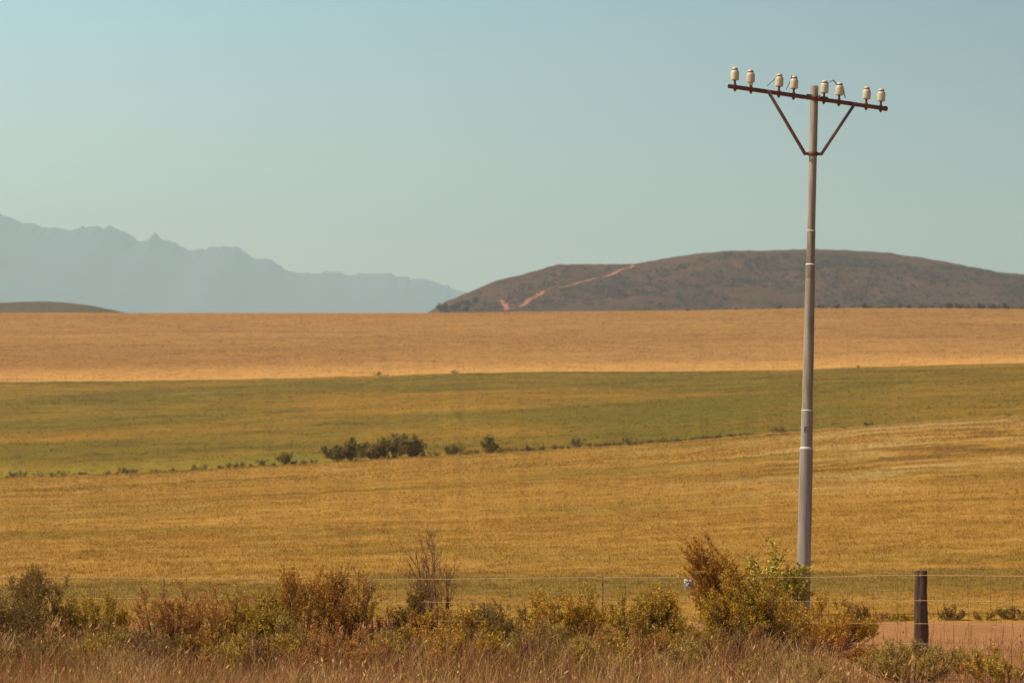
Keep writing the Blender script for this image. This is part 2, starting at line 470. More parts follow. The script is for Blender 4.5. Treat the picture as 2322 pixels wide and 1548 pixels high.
o = grid('ground', M_VERGE, np.linspace(-34, 34, 180), np.linspace(-8, 44.3, 140), lambda x, y: np.where(y < 41, ground_z(x, y), -0.104)); o['kind'] = 'structure'
o = grid('dirt_track', M_TRACK, np.linspace(-34, 34, 120), np.linspace(38.4, 44.25, 24), lambda x, y: -0.088 + 0.008 * fbm(x * 0.8, y * 2, 3) - 0.06 * np.clip((39.3 + 0.5 * fbm(x * 0.5, x * 0, 3) - y) / 0.8, 0, 1)); o['kind'] = 'structure'
geo = lambda a, b, n: np.exp(np.linspace(np.log(a), np.log(b), n))
sheet('near_field', M_NEAR, geo(Y0, D1, 150), field_z)
sheet('green_field', M_GREEN, np.linspace(D1, D2, 70), field_z)
sheet('far_field', M_FAR, np.linspace(D2, D3, 60), field_z)
def plain_z(t, D):
    z3 = zrow(B3(t * F + CX), D3)
    s = np.clip((D - D3) / 500, 0, 1); s = s * s * (3 - 2 * s)
    return z3 + (-25 - z3) * s
sheet('plain', M_PLAIN, np.concatenate([np.linspace(D3, 1650, 12), geo(1700, 20200, 14)]), plain_z)

# ------------------------------------------------------------------ hills and mountains
def ridge(name, mat, prof, D, depth_front, depth_back, foot, rough, nx, x0, x1, ny=46, jag=0.0, scale=1.0, power=1.3):
    """a range whose skyline follows PROF at distance D and whose slopes run forward and back from it"""
    pf = interp(prof)
    px = np.linspace(x0, x1, nx)
    crest = zrow(pf(px) + jag * 2 * fbm(px * 0.06, px * 0 + 3.3, 6), D)
    kw = max(3, nx // 60) | 1
    soft = np.convolve(np.pad(zrow(pf(px), D), kw, mode='edge'), np.hanning(kw * 2 + 1) / np.hanning(kw * 2 + 1).sum(), mode='valid')
    s = np.concatenate([np.linspace(-1, 0, ny), np.linspace(0, 1, ny // 2)[1:]])
    X, S = np.meshgrid((px - CX) / F, s)
    C = np.broadcast_to(soft if jag > 2 else crest, X.shape)
    Y = D + np.where(S < 0, S * depth_front, S * depth_back)
    w = np.where(S < 0, (1 + S) ** power, (1 - S) ** 1.2)
    Z = foot + (C - foot) * w
    if jag > 2: Z = Z + (crest - soft) * np.exp(-(S * 14) ** 2)
    x = X * D
    amp = rough * (1 - np.clip(1 - np.abs(S) * 7, 0, 1) * 0.75)
    Z = Z + amp * fbm(x * 0.006 / scale, Y * 0.006 / scale, 6) * np.clip((C - foot) / 60, 0, 1) * np.clip((1 - np.abs(S)) * 3, 0, 1)
    v = np.stack([x, Y, Z], -1).reshape(-1, 3)
    nc, nr = nx, len(s)
    i = np.arange(nr - 1)[:, None] * nc; j = np.arange(nc - 1)[None, :]
    q = np.stack([i + j, i + j + 1, i + nc + j + 1, i + nc + j], -1).reshape(-1, 4)
    o = mesh(name, v, q, mat, smooth=True); o['kind'] = 'structure'
    return v.reshape(nr, nc, 3)

HILL = [(930, 730), (965, 710), (985, 699), (1005, 686), (1025, 679), (1060, 666), (1090, 654), (1120, 643), (1150, 634), (1200, 620), (1240, 610), (1268, 603), (1300, 605), (1340, 603), (1400, 601), (1440, 600), (1480, 592), (1520, 583), (1570, 577), (1640, 570), (1690, 570), (1750, 572), (1830, 571), (1900, 571), (1960, 573), (2020, 575), (2080, 580), (2140, 587), (2180, 593), (2220, 600), (2260, 609), (2322, 614), (2450, 625), (2700, 660), (3000, 690), (3400, 720), (4200, 760)]
HV = ridge('heath_hill', M_HILL, HILL, 3000, 1050, 900, -30, 26, 620, 880, 4200, ny=90, power=0.9, jag=1.0)
ridge('low_hill', M_SMALLHILL, [(-900, 720), (-300, 700), (0, 686), (50, 684), (100, 683), (150, 686), (200, 692), (250, 702), (300, 712), (420, 740)], 2400, 400, 400, -30, 3, 160, -900, 420, power=0.8)
MOUNT = [(-2600, 470), (-1500, 430), (-900, 455), (-500, 420), (-250, 462), (0, 487), (20, 490), (45, 500), (70, 508), (95, 514), (130, 519), (160, 520), (185, 516), (215, 514), (240, 515), (270, 521), (295, 532), (310, 541), (325, 546), (340, 538), (352, 531), (362, 536), (380, 543), (400, 551), (420, 563), (440, 568), (470, 565), (500, 562), (520, 558), (540, 563), (560, 575), (580, 588), (600, 590), (620, 595), (640, 607), (660, 615), (690, 622), (720, 621), (750, 614), (770, 618), (795, 622), (820, 622), (850, 619), (880, 622), (910, 627), (940, 631), (970, 638), (1000, 646), (1030, 655), (1050, 661), (1080, 673), (1120, 690), (1160, 712), (1400, 760)]
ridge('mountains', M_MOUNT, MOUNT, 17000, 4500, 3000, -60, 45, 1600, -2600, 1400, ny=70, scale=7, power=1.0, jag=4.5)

# red track worn up the heath hill, draped on its slope
def hill_at(px, row):
    """the point of the hill's front slope that the photo shows at this pixel"""
    x = (px - CX) / F
    nr = 90
    cols = HV[0, :, 0] / 3000.0
    best = None
    c = np.interp(x, cols, np.arange(len(cols))); a = int(c); fr = c - a
    line = HV[:nr, a] * (1 - fr) + HV[:nr, min(a + 1, len(cols) - 1)] * fr
    rows = YH - F * (line[:, 2] - EYE) / line[:, 1]
    for k in range(nr - 1):
        if rows[k] >= row >= rows[k + 1]:
            g = (rows[k] - row) / (rows[k] - rows[k + 1] + 1e-9)
            return line[k] * (1 - g) + line[k + 1] * g
    return line[-1]
def track_ribbon(mb, pts, w):
    pts = np.array(pts, float)
    u = np.linspace(0, len(pts) - 1, len(pts) * 8)
    px = np.interp(u, np.arange(len(pts)), pts[:, 0]); py = np.interp(u, np.arange(len(pts)), pts[:, 1])
    rng = np.random.default_rng(5)
    px = px + 2.6 * np.sin(u * 2.3 + 1) + rng.normal(0, 1.0, len(u)); py = py + 1.0 * np.sin(u * 3.1)
    p = np.array([hill_at(a, b) for a, b in zip(px, py)])
    p[:, 0] = p[:, 1] * (px - CX) / F * 1.0
    ww = np.interp(u, np.arange(len(pts)), pts[:, 2]) * w * (0.7 + 0.6 * rng.random(len(u)))
    L = p + np.stack([-ww, 0 * ww, 0 * ww], -1); Rr = p + np.stack([ww, 0 * ww, 0 * ww], -1)
    mid = p + np.array([0, -0.6, 1.0])
    L[:, 2] += 0.8; Rr[:, 2] += 0.8
    n = len(u); v = np.vstack([L, mid, Rr])
    i = np.arange(n - 1)
    q = np.vstack([np.stack([i, i + n, i + n + 1, i + 1], -1), np.stack([i + n, i + 2 * n, i + 2 * n + 1, i + n + 1], -1)])
    mb.add(v, q)
tb = MB()
TRACKS = [[(1434, 602, 1.4), (1428, 609, 1.7), (1405, 616, 1.4), (1372, 628, 1.8), (1345, 635, 1.1), (1318, 641, 1.7), (1300, 647, 1.2), (1260, 656, 1.1), (1225, 666, 1.8), (1212, 676, 2.2), (1200, 685, 1.7), (1178, 697, 1.1), (1160, 704, .9)],
          [(1136, 682, 2.0), (1143, 688, 1.8), (1149, 695, 1.6), (1148, 705, 1.6)], [(1170, 680, .8), (1158, 687, 1.2), (1149, 695, 1.2)]]
for tr in TRACKS: track_ribbon(tb, tr, 1.5)
o = tb.build('hill_track', M_HTRACK, smooth=False); o['kind'] = 'structure'

# ------------------------------------------------------------------ plants
def unit(a): return a / (np.linalg.norm(a, axis=-1, keepdims=True) + 1e-12)

def skeleton(rng, H, W, nstem, nb, nt, upright, lean=(0, 0), flat=0.0, low=0.25, topfill=1.0):
    """stems, branches and twigs inside a dome H high and W wide; returns (polylines with radii, twigs)"""
    lines, twigs = [], []
    lean = np.array([lean[0], lean[1], 0.0])
    for s in range(nstem):
        az = rng.random() * 2 * math.pi
        rr = math.sqrt(rng.random())
        h = H * (1 - flat * rr ** 2 * 0.8) * (0.62 + 0.38 * rng.random() ** topfill)
        end = np.array([W / 2 * rr * math.cos(az), W / 2 * rr * math.sin(az), h * (1 - 0.25 * rr ** 2)]) + lean * (h / H)
        b0 = np.array([math.cos(az), math.sin(az), 0]) * 0.05 * W * rng.random()
        n = 6
        u = np.linspace(0, 1, n)[:, None]
        side = np.array([end[0], end[1], 0])
        pts = b0 + u * (end - b0) + side * (np.sin(u * math.pi) * 0.22 * upright) + rng.normal(0, 0.022 * H, (n, 3)) * (u * (1.2 - u))
        r0 = 0.007 * H + 0.004
        lines.append((pts, np.linspace(r0, 0.0022, n)))
        for b in range(nb):
            q = low + (1 - low) * rng.random() ** 0.8
            k = min(int(q * (n - 1)), n - 2); f = q * (n - 1) - k
            p0 = pts[k] * (1 - f) + pts[k + 1] * f
            d = unit(pts[k + 1] - pts[k])
            rnd = rng.normal(0, 1, 3); rnd[2] = abs(rnd[2]) * 0.6
            d2 = unit(d * upright + unit(rnd) * 0.9 + np.array([0, 0, 0.35 * upright]))
            L = H * (0.16 + 0.22 * rng.random()) * (1.15 - 0.6 * q)
            m1 = p0 + d2 * L * 0.5 + rng.normal(0, 0.02 * L, 3)
            e1 = p0 + unit(d2 + np.array([0, 0, 0.5 * upright])) * L
            lines.append((np.array([p0, m1, e1]), np.array([0.003, 0.0022, 0.0013])))
            for t in range(nt):
                g = 0.15 + 0.85 * rng.random()
                c0 = p0 + (m1 - p0) * g * 2 if g < 0.5 else m1 + (e1 - m1) * (g - 0.5) * 2
                dt = unit(d2 * (0.4 + upright * 0.6) + rng.normal(0, 0.55, 3) + np.array([0, 0, 0.3 * upright]))
                LT = H * (0.04 + 0.075 * rng.random())
                twigs.append((c0, c0 + dt * LT))
            twigs.append((m1, e1))
        twigs.append((pts[-2], pts[-1]))
    return lines, twigs

def leaves(rng, twigs, n, length, width, cols, along=0.6, jitter=0.01, var=0.25, tipcol=None):
    """n small diamond leaves set along the twigs: verts, faces, colour per vertex"""
    A = np.array([t[0] for t in twigs]); B = np.array([t[1] for t in twigs])
    L = np.linalg.norm(B - A, axis=1); pr = L / L.sum()
    idx = rng.choice(len(L), n, p=pr)
    u = rng.random(n) ** 0.8
    p = A[idx] + (B - A)[idx] * (u * 1.05)[:, None] + rng.normal(0, jitter, (n, 3))
    d = unit(unit((B - A)[idx]) * along + rng.normal(0, 0.5, (n, 3)))
    s = unit(np.cross(d, rng.normal(0, 1, (n, 3))))
    nn = np.cross(d, s)
    ln = length * (0.6 + 0.8 * rng.random(n))[:, None]; wd = width * (0.6 + 0.8 * rng.random(n))[:, None]
    v = np.stack([p, p + d * ln * 0.5 + s * wd * 0.5 + nn * wd * 0.12, p + d * ln, p + d * ln * 0.5 - s * wd * 0.5 + nn * wd * 0.12], 1).reshape(-1, 3)
    f = np.arange(4 * n).reshape(n, 4)
    cols = np.array(cols, float)
    tw = rng.integers(0, len(cols), len(L))             # each twig has a colour of its own
    c = cols[tw[idx]] * (1 + var * rng.normal(0, 1, n))[:, None].clip(0.4, 1.8)
    if tipcol is not None:
        k = (u > 0.72) & (rng.random(n) < 0.6)
        c[k] = np.array(tipcol) * (1 + var * rng.normal(0, 1, k.sum()))[:, None].clip(0.5, 1.6)
    return v, f, np.repeat(c, 4, 0).clip(0.004, 0.9)

def fit(lines, twigs, H, W, lean):
    """stretch a skeleton so that its tips are H high and spread W wide"""
    T = np.array(twigs).reshape(-1, 3)
    zt = np.percentile(T[:, 2], 99.6); xa, xb = np.percentile(T[:, 0], [1.5, 98.5])
    sz, sx = H / zt, W / (xb - xa)
    sh = lean[0] - (xa + xb) / 2 * sx
    def g(p):
        p = np.array(p, float); q = p.copy()
        q[..., 2] = p[..., 2] * sz; q[..., 1] = p[..., 1] * sx
        q[..., 0] = p[..., 0] * sx + sh * (np.clip(q[..., 2] / H * 1.3, 0, 1) if abs(lean[0]) < 0.3 else np.clip((q[..., 2] / H - 0.25) * 1.35, 0, 1))
        return q
    return [(g(a), r) for a, r in lines], [(g(a), g(b)) for a, b in twigs]

def shrub(name, loc, H, W, seed, kind, label, cat='shrub', group=None, lean=(0, 0), dens=1.0):
    rng = np.random.default_rng(seed)
    K = KINDS_OF_SHRUB[kind]
    H = max(H, 0.12); area = max(0.1, H * W)
    nst = max(5, int(K['stems'] * (W / H) ** 0.5 * min(1.6, area + 0.5)))
    lines, twigs = skeleton(rng, H, W, nst, K['nb'], K['nt'], K['up'], (0, 0), K['flat'], K['low'])
    lines, twigs = fit(lines, twigs, H, W, lean)
    root = empty(name, loc)
    tag(root, label, cat, group)
    mb = MB()
    for pts, r in lines: mb.tube(pts, r * K.get('thick', 1.0), 5 if len(pts) > 3 else 3, cap=False)
    if K.get('twigs'):
        for a, b in twigs: mb.tube(np.array([a, b]), np.array([0.0022, 0.001]) * K.get('thick', 1.0), 3, cap=False)
    mb2 = MB(); mb2.v, mb2.q, mb2.t, mb2.n = mb.v, mb.q, mb.t, mb.n
    vv = np.vstack(mb2.v)
    mesh('branches', vv, np.vstack(mb2.q), K.get('bark', M_BARK), root, smooth=True)
    if K['leaves'] > 0:
        n = int(K['leaves'] * area * dens)
        v, f, c = leaves(rng, twigs, n, K['ll'], K['lw'], K['cols'], K.get('along', 0.7), K['jit'], 0.22, K.get('tip'))
        mesh('foliage', v, f, M_LEAF, root, col=c)
    return root

KINDS_OF_SHRUB = {
    'rust':   dict(stems=13, nb=9, nt=5, up=0.9, flat=0.3, low=0.12, leaves=10640, ll=0.026, lw=0.013, jit=0.010, twigs=True,
                   cols=[(0.559, 0.260, 0.035), (0.464, 0.208, 0.035), (0.651, 0.353, 0.040), (0.410, 0.175, 0.029)], tip=(0.664, 0.353, 0.035)),
    'brown':  dict(stems=14, nb=9, nt=5, up=1.1, flat=0.2, low=0.12, leaves=7840, ll=0.024, lw=0.012, jit=0.010, twigs=True,
                   cols=[(0.579, 0.230, 0.052), (0.489, 0.180, 0.044), (0.643, 0.300, 0.059), (0.579, 0.320, 0.041)], tip=(0.671, 0.339, 0.069)),
    'yellow': dict(stems=15, nb=9, nt=6, up=0.7, flat=0.6, low=0.12, leaves=12880, ll=0.025, lw=0.013, jit=0.010, twigs=True,
                   cols=[(0.632, 0.347, 0.030), (0.632, 0.363, 0.035), (0.628, 0.269, 0.030), (0.523, 0.304, 0.032)], tip=(0.632, 0.433, 0.035)),
    'olive':  dict(stems=15, nb=9, nt=6, up=0.9, flat=0.35, low=0.12, leaves=12040, ll=0.026, lw=0.012, jit=0.010, twigs=True,
                   cols=[(0.478, 0.331, 0.038), (0.568, 0.365, 0.038), (0.386, 0.275, 0.037), (0.615, 0.331, 0.038)], tip=(0.686, 0.442, 0.038)),
    'dark':   dict(stems=18, nb=10, nt=6, up=0.8, flat=0.5, low=0.12, leaves=13300, ll=0.026, lw=0.013, jit=0.010, twigs=True,
                   cols=[(0.286, 0.192, 0.037), (0.329, 0.180, 0.038), (0.242, 0.180, 0.032), (0.373, 0.212, 0.038)]),
    'grey':   dict(stems=22, nb=9, nt=7, up=1.1, flat=0.5, low=0.12, leaves=15400, ll=0.034, lw=0.008, jit=0.012, twigs=True,
                   cols=[(0.489, 0.353, 0.071), (0.581, 0.396, 0.077), (0.442, 0.320, 0.058), (0.559, 0.331, 0.071)]),
    'broad':  dict(stems=11, nb=8, nt=4, up=0.75, flat=0.3, low=0.12, leaves=3400, ll=0.055, lw=0.036, jit=0.02, twigs=True, along=0.3,
                   cols=[(0.454, 0.352, 0.034), (0.568, 0.421, 0.046), (0.318, 0.255, 0.025), (0.683, 0.493, 0.068)]),
    'dead':   dict(stems=13, nb=8, nt=6, up=1.0, flat=0.15, low=0.12, leaves=1170, ll=0.02, lw=0.009, jit=0.006, twigs=True, thick=1.5, bark=None,
                   cols=[(0.776, 0.312, 0.077), (0.673, 0.250, 0.065)]),
}
KINDS_OF_SHRUB['dead']['bark'] = M_DEADBARK

def put(name, xl, xr, top, D, kind, label, seed, lean_px=0, cat='shrub', group=None, dens=1.0, foot=None):
    """a shrub that fills columns xl..xr up to row top when its foot stands at distance D"""
    cx = (xl + xr) / 2 - lean_px if foot is None else foot
    x = (cx - CX) / F * D
    z = float(ground_z(x, D)) - 0.03
    H = (EYE - (top - YH) * D / F) - z
    W = (xr - xl) * D / F
    lean = (((xl + xr) / 2 - cx) * D / F, 0)
    return shrub(name, (x, D, z), H, W, seed, kind, label, cat, group, lean, dens)

GV = 'heath shrubs along the wire fence'
S = [
 # name, xl, xr, top, D, kind, label
 ('heath_shrub', -95, 95, 1296, 36.2, 'dark', 'tall dark brown-green shrub cut off by the left edge of the photo', 0),
 ('heath_shrub', 60, 150, 1372, 36.8, 'brown', 'low brown shrub leaning out of the tall dark shrub at the left edge', 0),
 ('heath_shrub', 165, 262, 1345, 37.0, 'olive', 'olive shrub with one thin dark spike, left of the first steel post', 0),
 ('heath_shrub', 200, 330, 1415, 35.6, 'grey', 'low grey-green shrub in the grass, left of the first steel fence post', 0),
 ('heath_shrub', 325, 410, 1330, 36.9, 'brown', 'narrow pointed dark brown shrub just left in front of the first steel post', 0),
 ('heath_shrub', 400, 520, 1322, 37.1, 'brown', 'feathery ginger-brown shrub just right of the first steel post', 0),
 ('heath_shrub', 505, 600, 1335, 37.0, 'olive', 'dark olive shrub left beside the two rust-brown shrubs', 0),
 ('heath_shrub', 560, 650, 1330, 37.3, 'olive', 'yellowish olive shrub touching the leftmost rust-brown fan-shaped shrub', 0),
 ('heath_shrub', 600, 690, 1395, 35.8, 'grey', 'small grey-green shrub below the fan-shaped rust-brown shrub', 0),
 ('heath_shrub', 640, 742, 1284, 37.4, 'rust', 'fan-shaped rust-brown shrub rising above the top wire, left of the second steel post', 6),
 ('heath_shrub', 738, 842, 1280, 37.5, 'rust', 'ragged open rust-brown shrub touching the second steel post', 4),
 ('heath_shrub', 690, 800, 1390, 36.6, 'brown', 'low brown shrub at the feet of the two rust-brown shrubs', 0),
 ('heath_shrub', 860, 930, 1375, 37.4, 'brown', 'thin ginger shrub between the second steel post and the round dark shrub', 0),
 ('heath_shrub', 962, 1090, 1378, 36.9, 'yellow', 'bright yellow-olive shrub right below the bare dead shrub', 0),
 ('heath_shrub', 1090, 1170, 1368, 37.0, 'dark', 'dark green spiky shrub between the bright yellow-olive shrub and the orange-yellow one', 0),
 ('heath_shrub', 1165, 1290, 1338, 37.2, 'yellow', 'wide orange-yellow shrub left of the third steel post', 0),
 ('heath_shrub', 1265, 1372, 1328, 37.4, 'yellow', 'orange-yellow shrub touching the third steel post', 0),
 ('heath_shrub', 1160, 1320, 1415, 35.6, 'grey', 'low grey-green shrub in front of the orange-yellow shrubs', 0),
 ('heath_shrub', 1370, 1450, 1385, 36.9, 'olive', 'low olive shrub right of the third steel post', 0),
 ('heath_shrub', 1410, 1500, 1335, 37.1, 'olive', 'olive shrub with ginger tips, midway between third steel post and tall rust shrub', 0),
 ('heath_shrub', 1462, 1540, 1328, 37.2, 'yellow', 'ginger-yellow shrub just left of the white sign', 0),
 ('heath_shrub', 1532, 1662, 1226, 37.3, 'rust', 'tallest rust-orange shrub, leaning left over the white sign', -95),
 ('heath_shrub', 1602, 1704, 1287, 37.0, 'yellow', 'rusty yellow-olive shrub in front of the leaning stems of the tallest shrub', -30),
 ('heath_shrub', 1640, 1770, 1295, 36.9, 'olive', 'bushy yellow-green shrub in front of the broad-leaved bush by the pole', 0),
 ('heath_shrub', 1748, 1928, 1350, 38.4, 'yellow', 'wide golden shrub behind the wires, hiding the foot of the pole', 0),
 ('heath_shrub', 1480, 1640, 1400, 36.0, 'olive', 'low olive shrub below the white sign', 0),
 ('heath_shrub', 1390, 1500, 1430, 35.4, 'brown', 'low brown shrub in the grass below the ginger-tipped olive shrub', 0),
 ('heath_shrub', 1700, 1870, 1425, 36.4, 'brown', 'low rusty shrub in front of the wide golden shrub', 0),
 ('heath_shrub', 1925, 2000, 1458, 36.6, 'rust', 'small red-brown shrub between golden shrub and wooden post', 0),
 ('heath_shrub', 2000, 2140, 1455, 34.2, 'grey', 'grey-green tufted shrub hiding the foot of the wooden post', 0),
 ('heath_shrub', 2140, 2215, 1478, 35.5, 'rust', 'small dark red shrub right of the tufted shrub at the wooden post', 0),
 ('heath_shrub', 2225, 2360, 1470, 33.4, 'olive', 'dark olive shrub in the bottom right corner of the photo', 0),
 ('heath_shrub', 1690, 1860, 1492, 31.2, 'grey', 'blurred grey-green shrub cut by the bottom edge below the pole', 0),
 ('heath_shrub', 300, 420, 1420, 35.2, 'dark', 'low dark shrub in the grass below the narrow pointed shrub', 0),
 ('heath_shrub', 520, 640, 1432, 34.6, 'olive', 'low olive shrub in the grass below the dark olive shrub', 0),
 ('heath_shrub', 690, 830, 1440, 34.4, 'brown', 'low ginger shrub in the grass below the second steel post', 0),
 ('heath_shrub', 850, 960, 1424, 34.9, 'olive', 'low olive shrub in the grass below the round dark shrub', 0),
 ('heath_shrub', 1010, 1120, 1436, 34.5, 'yellow', 'low golden shrub in the grass in front of the bright yellow-olive shrub', 0),
 ('heath_shrub', 1330, 1420, 1440, 34.4, 'olive', 'low olive shrub in the grass below the third steel post', 0),
 ('heath_shrub', 1500, 1600, 1452, 34.2, 'grey', 'low grey-green shrub in the grass left of the blurred one at the bottom', 0),
 ('heath_shrub', 170, 270, 1446, 34.3, 'olive', 'low olive shrub in the grass below the spiky olive shrub', 0),
 ('heath_shrub', 430, 510, 1425, 34.9, 'rust', 'low rust shrub in the grass below the feathery ginger-brown shrub', 0),
 ('heath_shrub', 20, 140, 1440, 34.0, 'dark', 'low dark shrub in the grass in the bottom left corner', 0),
]
for i, (nm, xl, xr, top, D, kd, lab, lp) in enumerate(S):
    wd = (xr - xl) * (0.08 if kd == 'rust' or 1440 < xl < 1620 or xl == 1745 else 0.27)
    put(nm, xl - wd, xr + wd, top, D - (0.5 if 36.5 < D < 38 else 0), kd, lab, 100 + i, lean_px=lp, group=GV, dens=1.9 if top in (1226, 1350) else 1.3)
put('round_shrub', 898, 980, 1335, 37.2, 'dark', 'dense round dark green shrub left below the bare dead shrub', 301, dens=1.7)
put('dead_shrub', 920, 1030, 1196, 38.9, 'dead', 'tall bare dead shrub of grey-brown twigs behind the fence', 302, foot=985)
put('broadleaf_bush', 1690, 1828, 1236, 39.6, 'broad', 'bright green broad-leaved bush against the left side of the pole', 303, cat='bush', dens=1.0)
for i, (xl, xr, top, D, lab) in enumerate([(1175, 1255, 1418, 34.6, 'small bare twiggy shrub in the grass below the wide orange-yellow shrub'), (555, 625, 1430, 34.2, 'small bare twiggy shrub in the grass below the yellowish olive shrub'),
        (868, 945, 1412, 34.9, 'small bare twiggy shrub in the grass right of the second steel post'), (300, 372, 1432, 34.1, 'small bare twiggy shrub in the grass below the first steel post'), (1600, 1690, 1425, 34.7, 'small bare twiggy shrub in the grass below the tallest rust-orange shrub')]):
    put('twiggy_shrub', xl, xr, top, D, 'dead', lab, 310 + i, group='small bare shrubs in the verge grass')
put('low_shrub', 1015, 1115, 1366, 39.5, 'dark', 'low flat dark green shrub behind the second wire, right of the dead shrub', 304)

# low scrub on the far side of the dirt track
GT = 'low shrubs beyond the dirt track'
T = [(1920, 1965, 1368, 'dark', 'small dark shrub beyond the track, first right of the golden shrub'),
     (1962, 2012, 1380, 'brown', 'small purple-brown shrub beyond the track, midway from golden shrub to wooden post'),
     (2012, 2072, 1388, 'olive', 'flat olive shrub beyond the track, just left of the wooden post'),
     (2130, 2185, 1374, 'dark', 'small dark brown shrub beyond the track, first right of the wooden post'),
     (2205, 2255, 1384, 'olive', 'small olive shrub beyond the track, second right of the wooden post'),
     (2262, 2340, 1376, 'dark', 'wide dark shrub beyond the track at the right edge of the photo')]
for i, (xl, xr, top, kd, lab) in enumerate(T):
    put('low_shrub', xl, xr, top, 44.7 + 0.07 * i, kd, lab, 330 + i, group=GT)

# bushes far off along the field edges: leaf clumps seen a few pixels high
def far_bush(name, px, row, wpx, hpx, seed, label, D, cols, group=None, cat='bush', trunk=False, n=700):
    rng = np.random.default_rng(seed)
    p = P(px, row, D)
    z = float(ground_z(p[0], D)) - 0.05 if D < D3 else p[2]
    H, W = hpx * D / F, wpx * D / F
    lines, twigs = skeleton(rng, H, W, 12, 7, 3, 0.6, (0, 0), 0.5, 0.12)
    lines, twigs = fit(lines, twigs, H, W, (0, 0))
    root = empty(name, (p[0], D, z)); tag(root, label, cat, group)
    mb = MB()
    for pts, r in lines[:80]: mb.tube(pts, np.linspace(0.025 * H, 0.008 * H, len(pts)), 4, cap=False)
    mesh('trunk' if trunk else 'branches', np.vstack(mb.v), np.vstack(mb.q), M_BARK, root)
    v, f, c = leaves(rng, twigs, n, 0.13 * H, 0.08 * H, cols, 0.3, 0.05 * H, 0.2)
    mesh('crown' if trunk else 'foliage', v, f, M_LEAF, root, col=c)
    return root
CD = [(0.19, 0.145, 0.022), (0.23, 0.165, 0.026), (0.28, 0.185, 0.03), (0.17, 0.125, 0.022)]
CB = [(0.13, 0.07, 0.03), (0.10, 0.06, 0.025), (0.15, 0.095, 0.03)]
CO = [(0.16, 0.11, 0.025), (0.13, 0.095, 0.022), (0.19, 0.12, 0.03)]
GC = 'bushes in the dark clump on the field edge'
for i, (px, row, w, h, lab) in enumerate([
    (762, 1040, 58, 34, 'low olive bush at the left foot of the dark clump of bushes'),
    (800, 1032, 72, 50, 'left dome of the big dark clump of bushes in the middle field'),
    (848, 1031, 62, 42, 'lower middle bush of the big dark clump of bushes'),
    (888, 1029, 78, 52, 'tallest dark bush of the big clump of bushes'),
    (932, 1028, 56, 47, 'rounded bush at the right end of the big dark clump of bushes')]):
    far_bush('clump_bush', px, row, w, h, 400 + i, lab, D1 - 2.5 + 0.8 * (i % 3), CD if i else CO, GC, trunk=True, n=1500)
for i, (nm, px, w, h, c, lab) in enumerate([
    ('field_tree', 645, 30, 29, CD, 'small dark round-topped tree on the field edge left of the bush clump'),
    ('field_tree', 1110, 32, 38, CD, 'lone dark tree standing on the field edge right of the bush clump'),
    ('field_tree', 1023, 28, 24, CO, 'small olive tree between the bush clump and the lone dark tree')]):
    far_bush(nm, px, B1(px) - 2, w, h, 420 + i, lab, D1 - 1.5, c, 'small trees on the field edge', 'tree', True, n=900)
E = [(28, 14, 11, CB), (50, 24, 13, CD), (90, 28, 9, CB), (120, 16, 9, CB), (152, 34, 11, CD), (181, 10, 7, CB), (245, 12, 8, CO), (280, 20, 12, CB), (308, 24, 10, CB), (390, 12, 8, CO), (442, 14, 10, CO), (463, 12, 9, CD), (518, 12, 10, CD), (545, 18, 11, CB), (592, 20, 13, CO), (668, 10, 8, CB), (690, 14, 9, CO), (712, 16, 9, CO),
     (984, 26, 9, CO), (1050, 34, 14, CO), (1075, 30, 10, CD), (1135, 26, 10, CD), (1165, 30, 9, CO), (1195, 14, 13, CB), (1220, 34, 11, CB), (1262, 32, 9, CO), (1312, 26, 18, CB), (1345, 34, 9, CO), (1390, 34, 10, CO), (1432, 40, 15, CB), (1480, 34, 10, CO), (1520, 30, 11, CO), (1600, 28, 7, CO), (1700, 20, 6, CO), (1765, 30, 12, CB), (1970, 18, 10, CB), (2285, 16, 7, CO)]
def edge_label(px, w, h, c):
    col = 'dark green' if c is CD else 'reddish-brown' if c is CB else 'olive'
    size = 'tiny' if w < 17 else 'small' if w < 27 else 'wide low'
    return col, size
seen = {}
rows_lab = []
zones = [(0, 210, 'at the far left'), (210, 350, 'below the low hill'), (350, 500, 'beside the bright green strip'), (500, 630, 'just left of the round-topped tree'),
         (630, 740, 'between round-topped tree and bush clump'), (960, 1095, 'between bush clump and lone tree'), (1095, 1250, 'right of the lone tree'),
         (1250, 1410, 'below the hill track'), (1410, 1650, 'below the hill top, left of the pole'), (1650, 1860, 'just left of the pole'), (1860, 2322, 'right of the pole')]
ordn = ['first', 'second', 'third', 'fourth', 'fifth', 'sixth']
for i, (px, w, h, c) in enumerate(E):
    col, size = edge_label(px, w, h, c)
    zn = [z for z in zones if z[0] <= px < z[1]][0]
    k = seen.get(zn[2], 0); seen[zn[2]] = k + 1
    lab = '%s %s field-edge bush, %s from left %s' % (size, col, ordn[k], zn[2])
    far_bush('edge_bush', px, B1(px) - 1, w * 1.2, h * 1.35, 450 + i, lab, D1 - 1.0 - (i % 3), c, 'low bushes along the field edge', n=260)
for i, (px, w, h, lab) in enumerate([(856, 20, 11, 'dark bush on the upper edge of the green field, left one of three'), (876, 12, 5, 'tiny flat bush touching the left dark bush on the upper field edge'), (1030, 16, 9, 'dark bush on the upper edge of the green field, near the middle of the photo'), (1946, 9, 6, 'tiny dark bush on the upper edge of the green field right of the pole')]):
    far_bush('field_bush', px, B2(px), w, h, 500 + i, lab, D2 - 3, CD, 'bushes on the upper field edge', n=260)

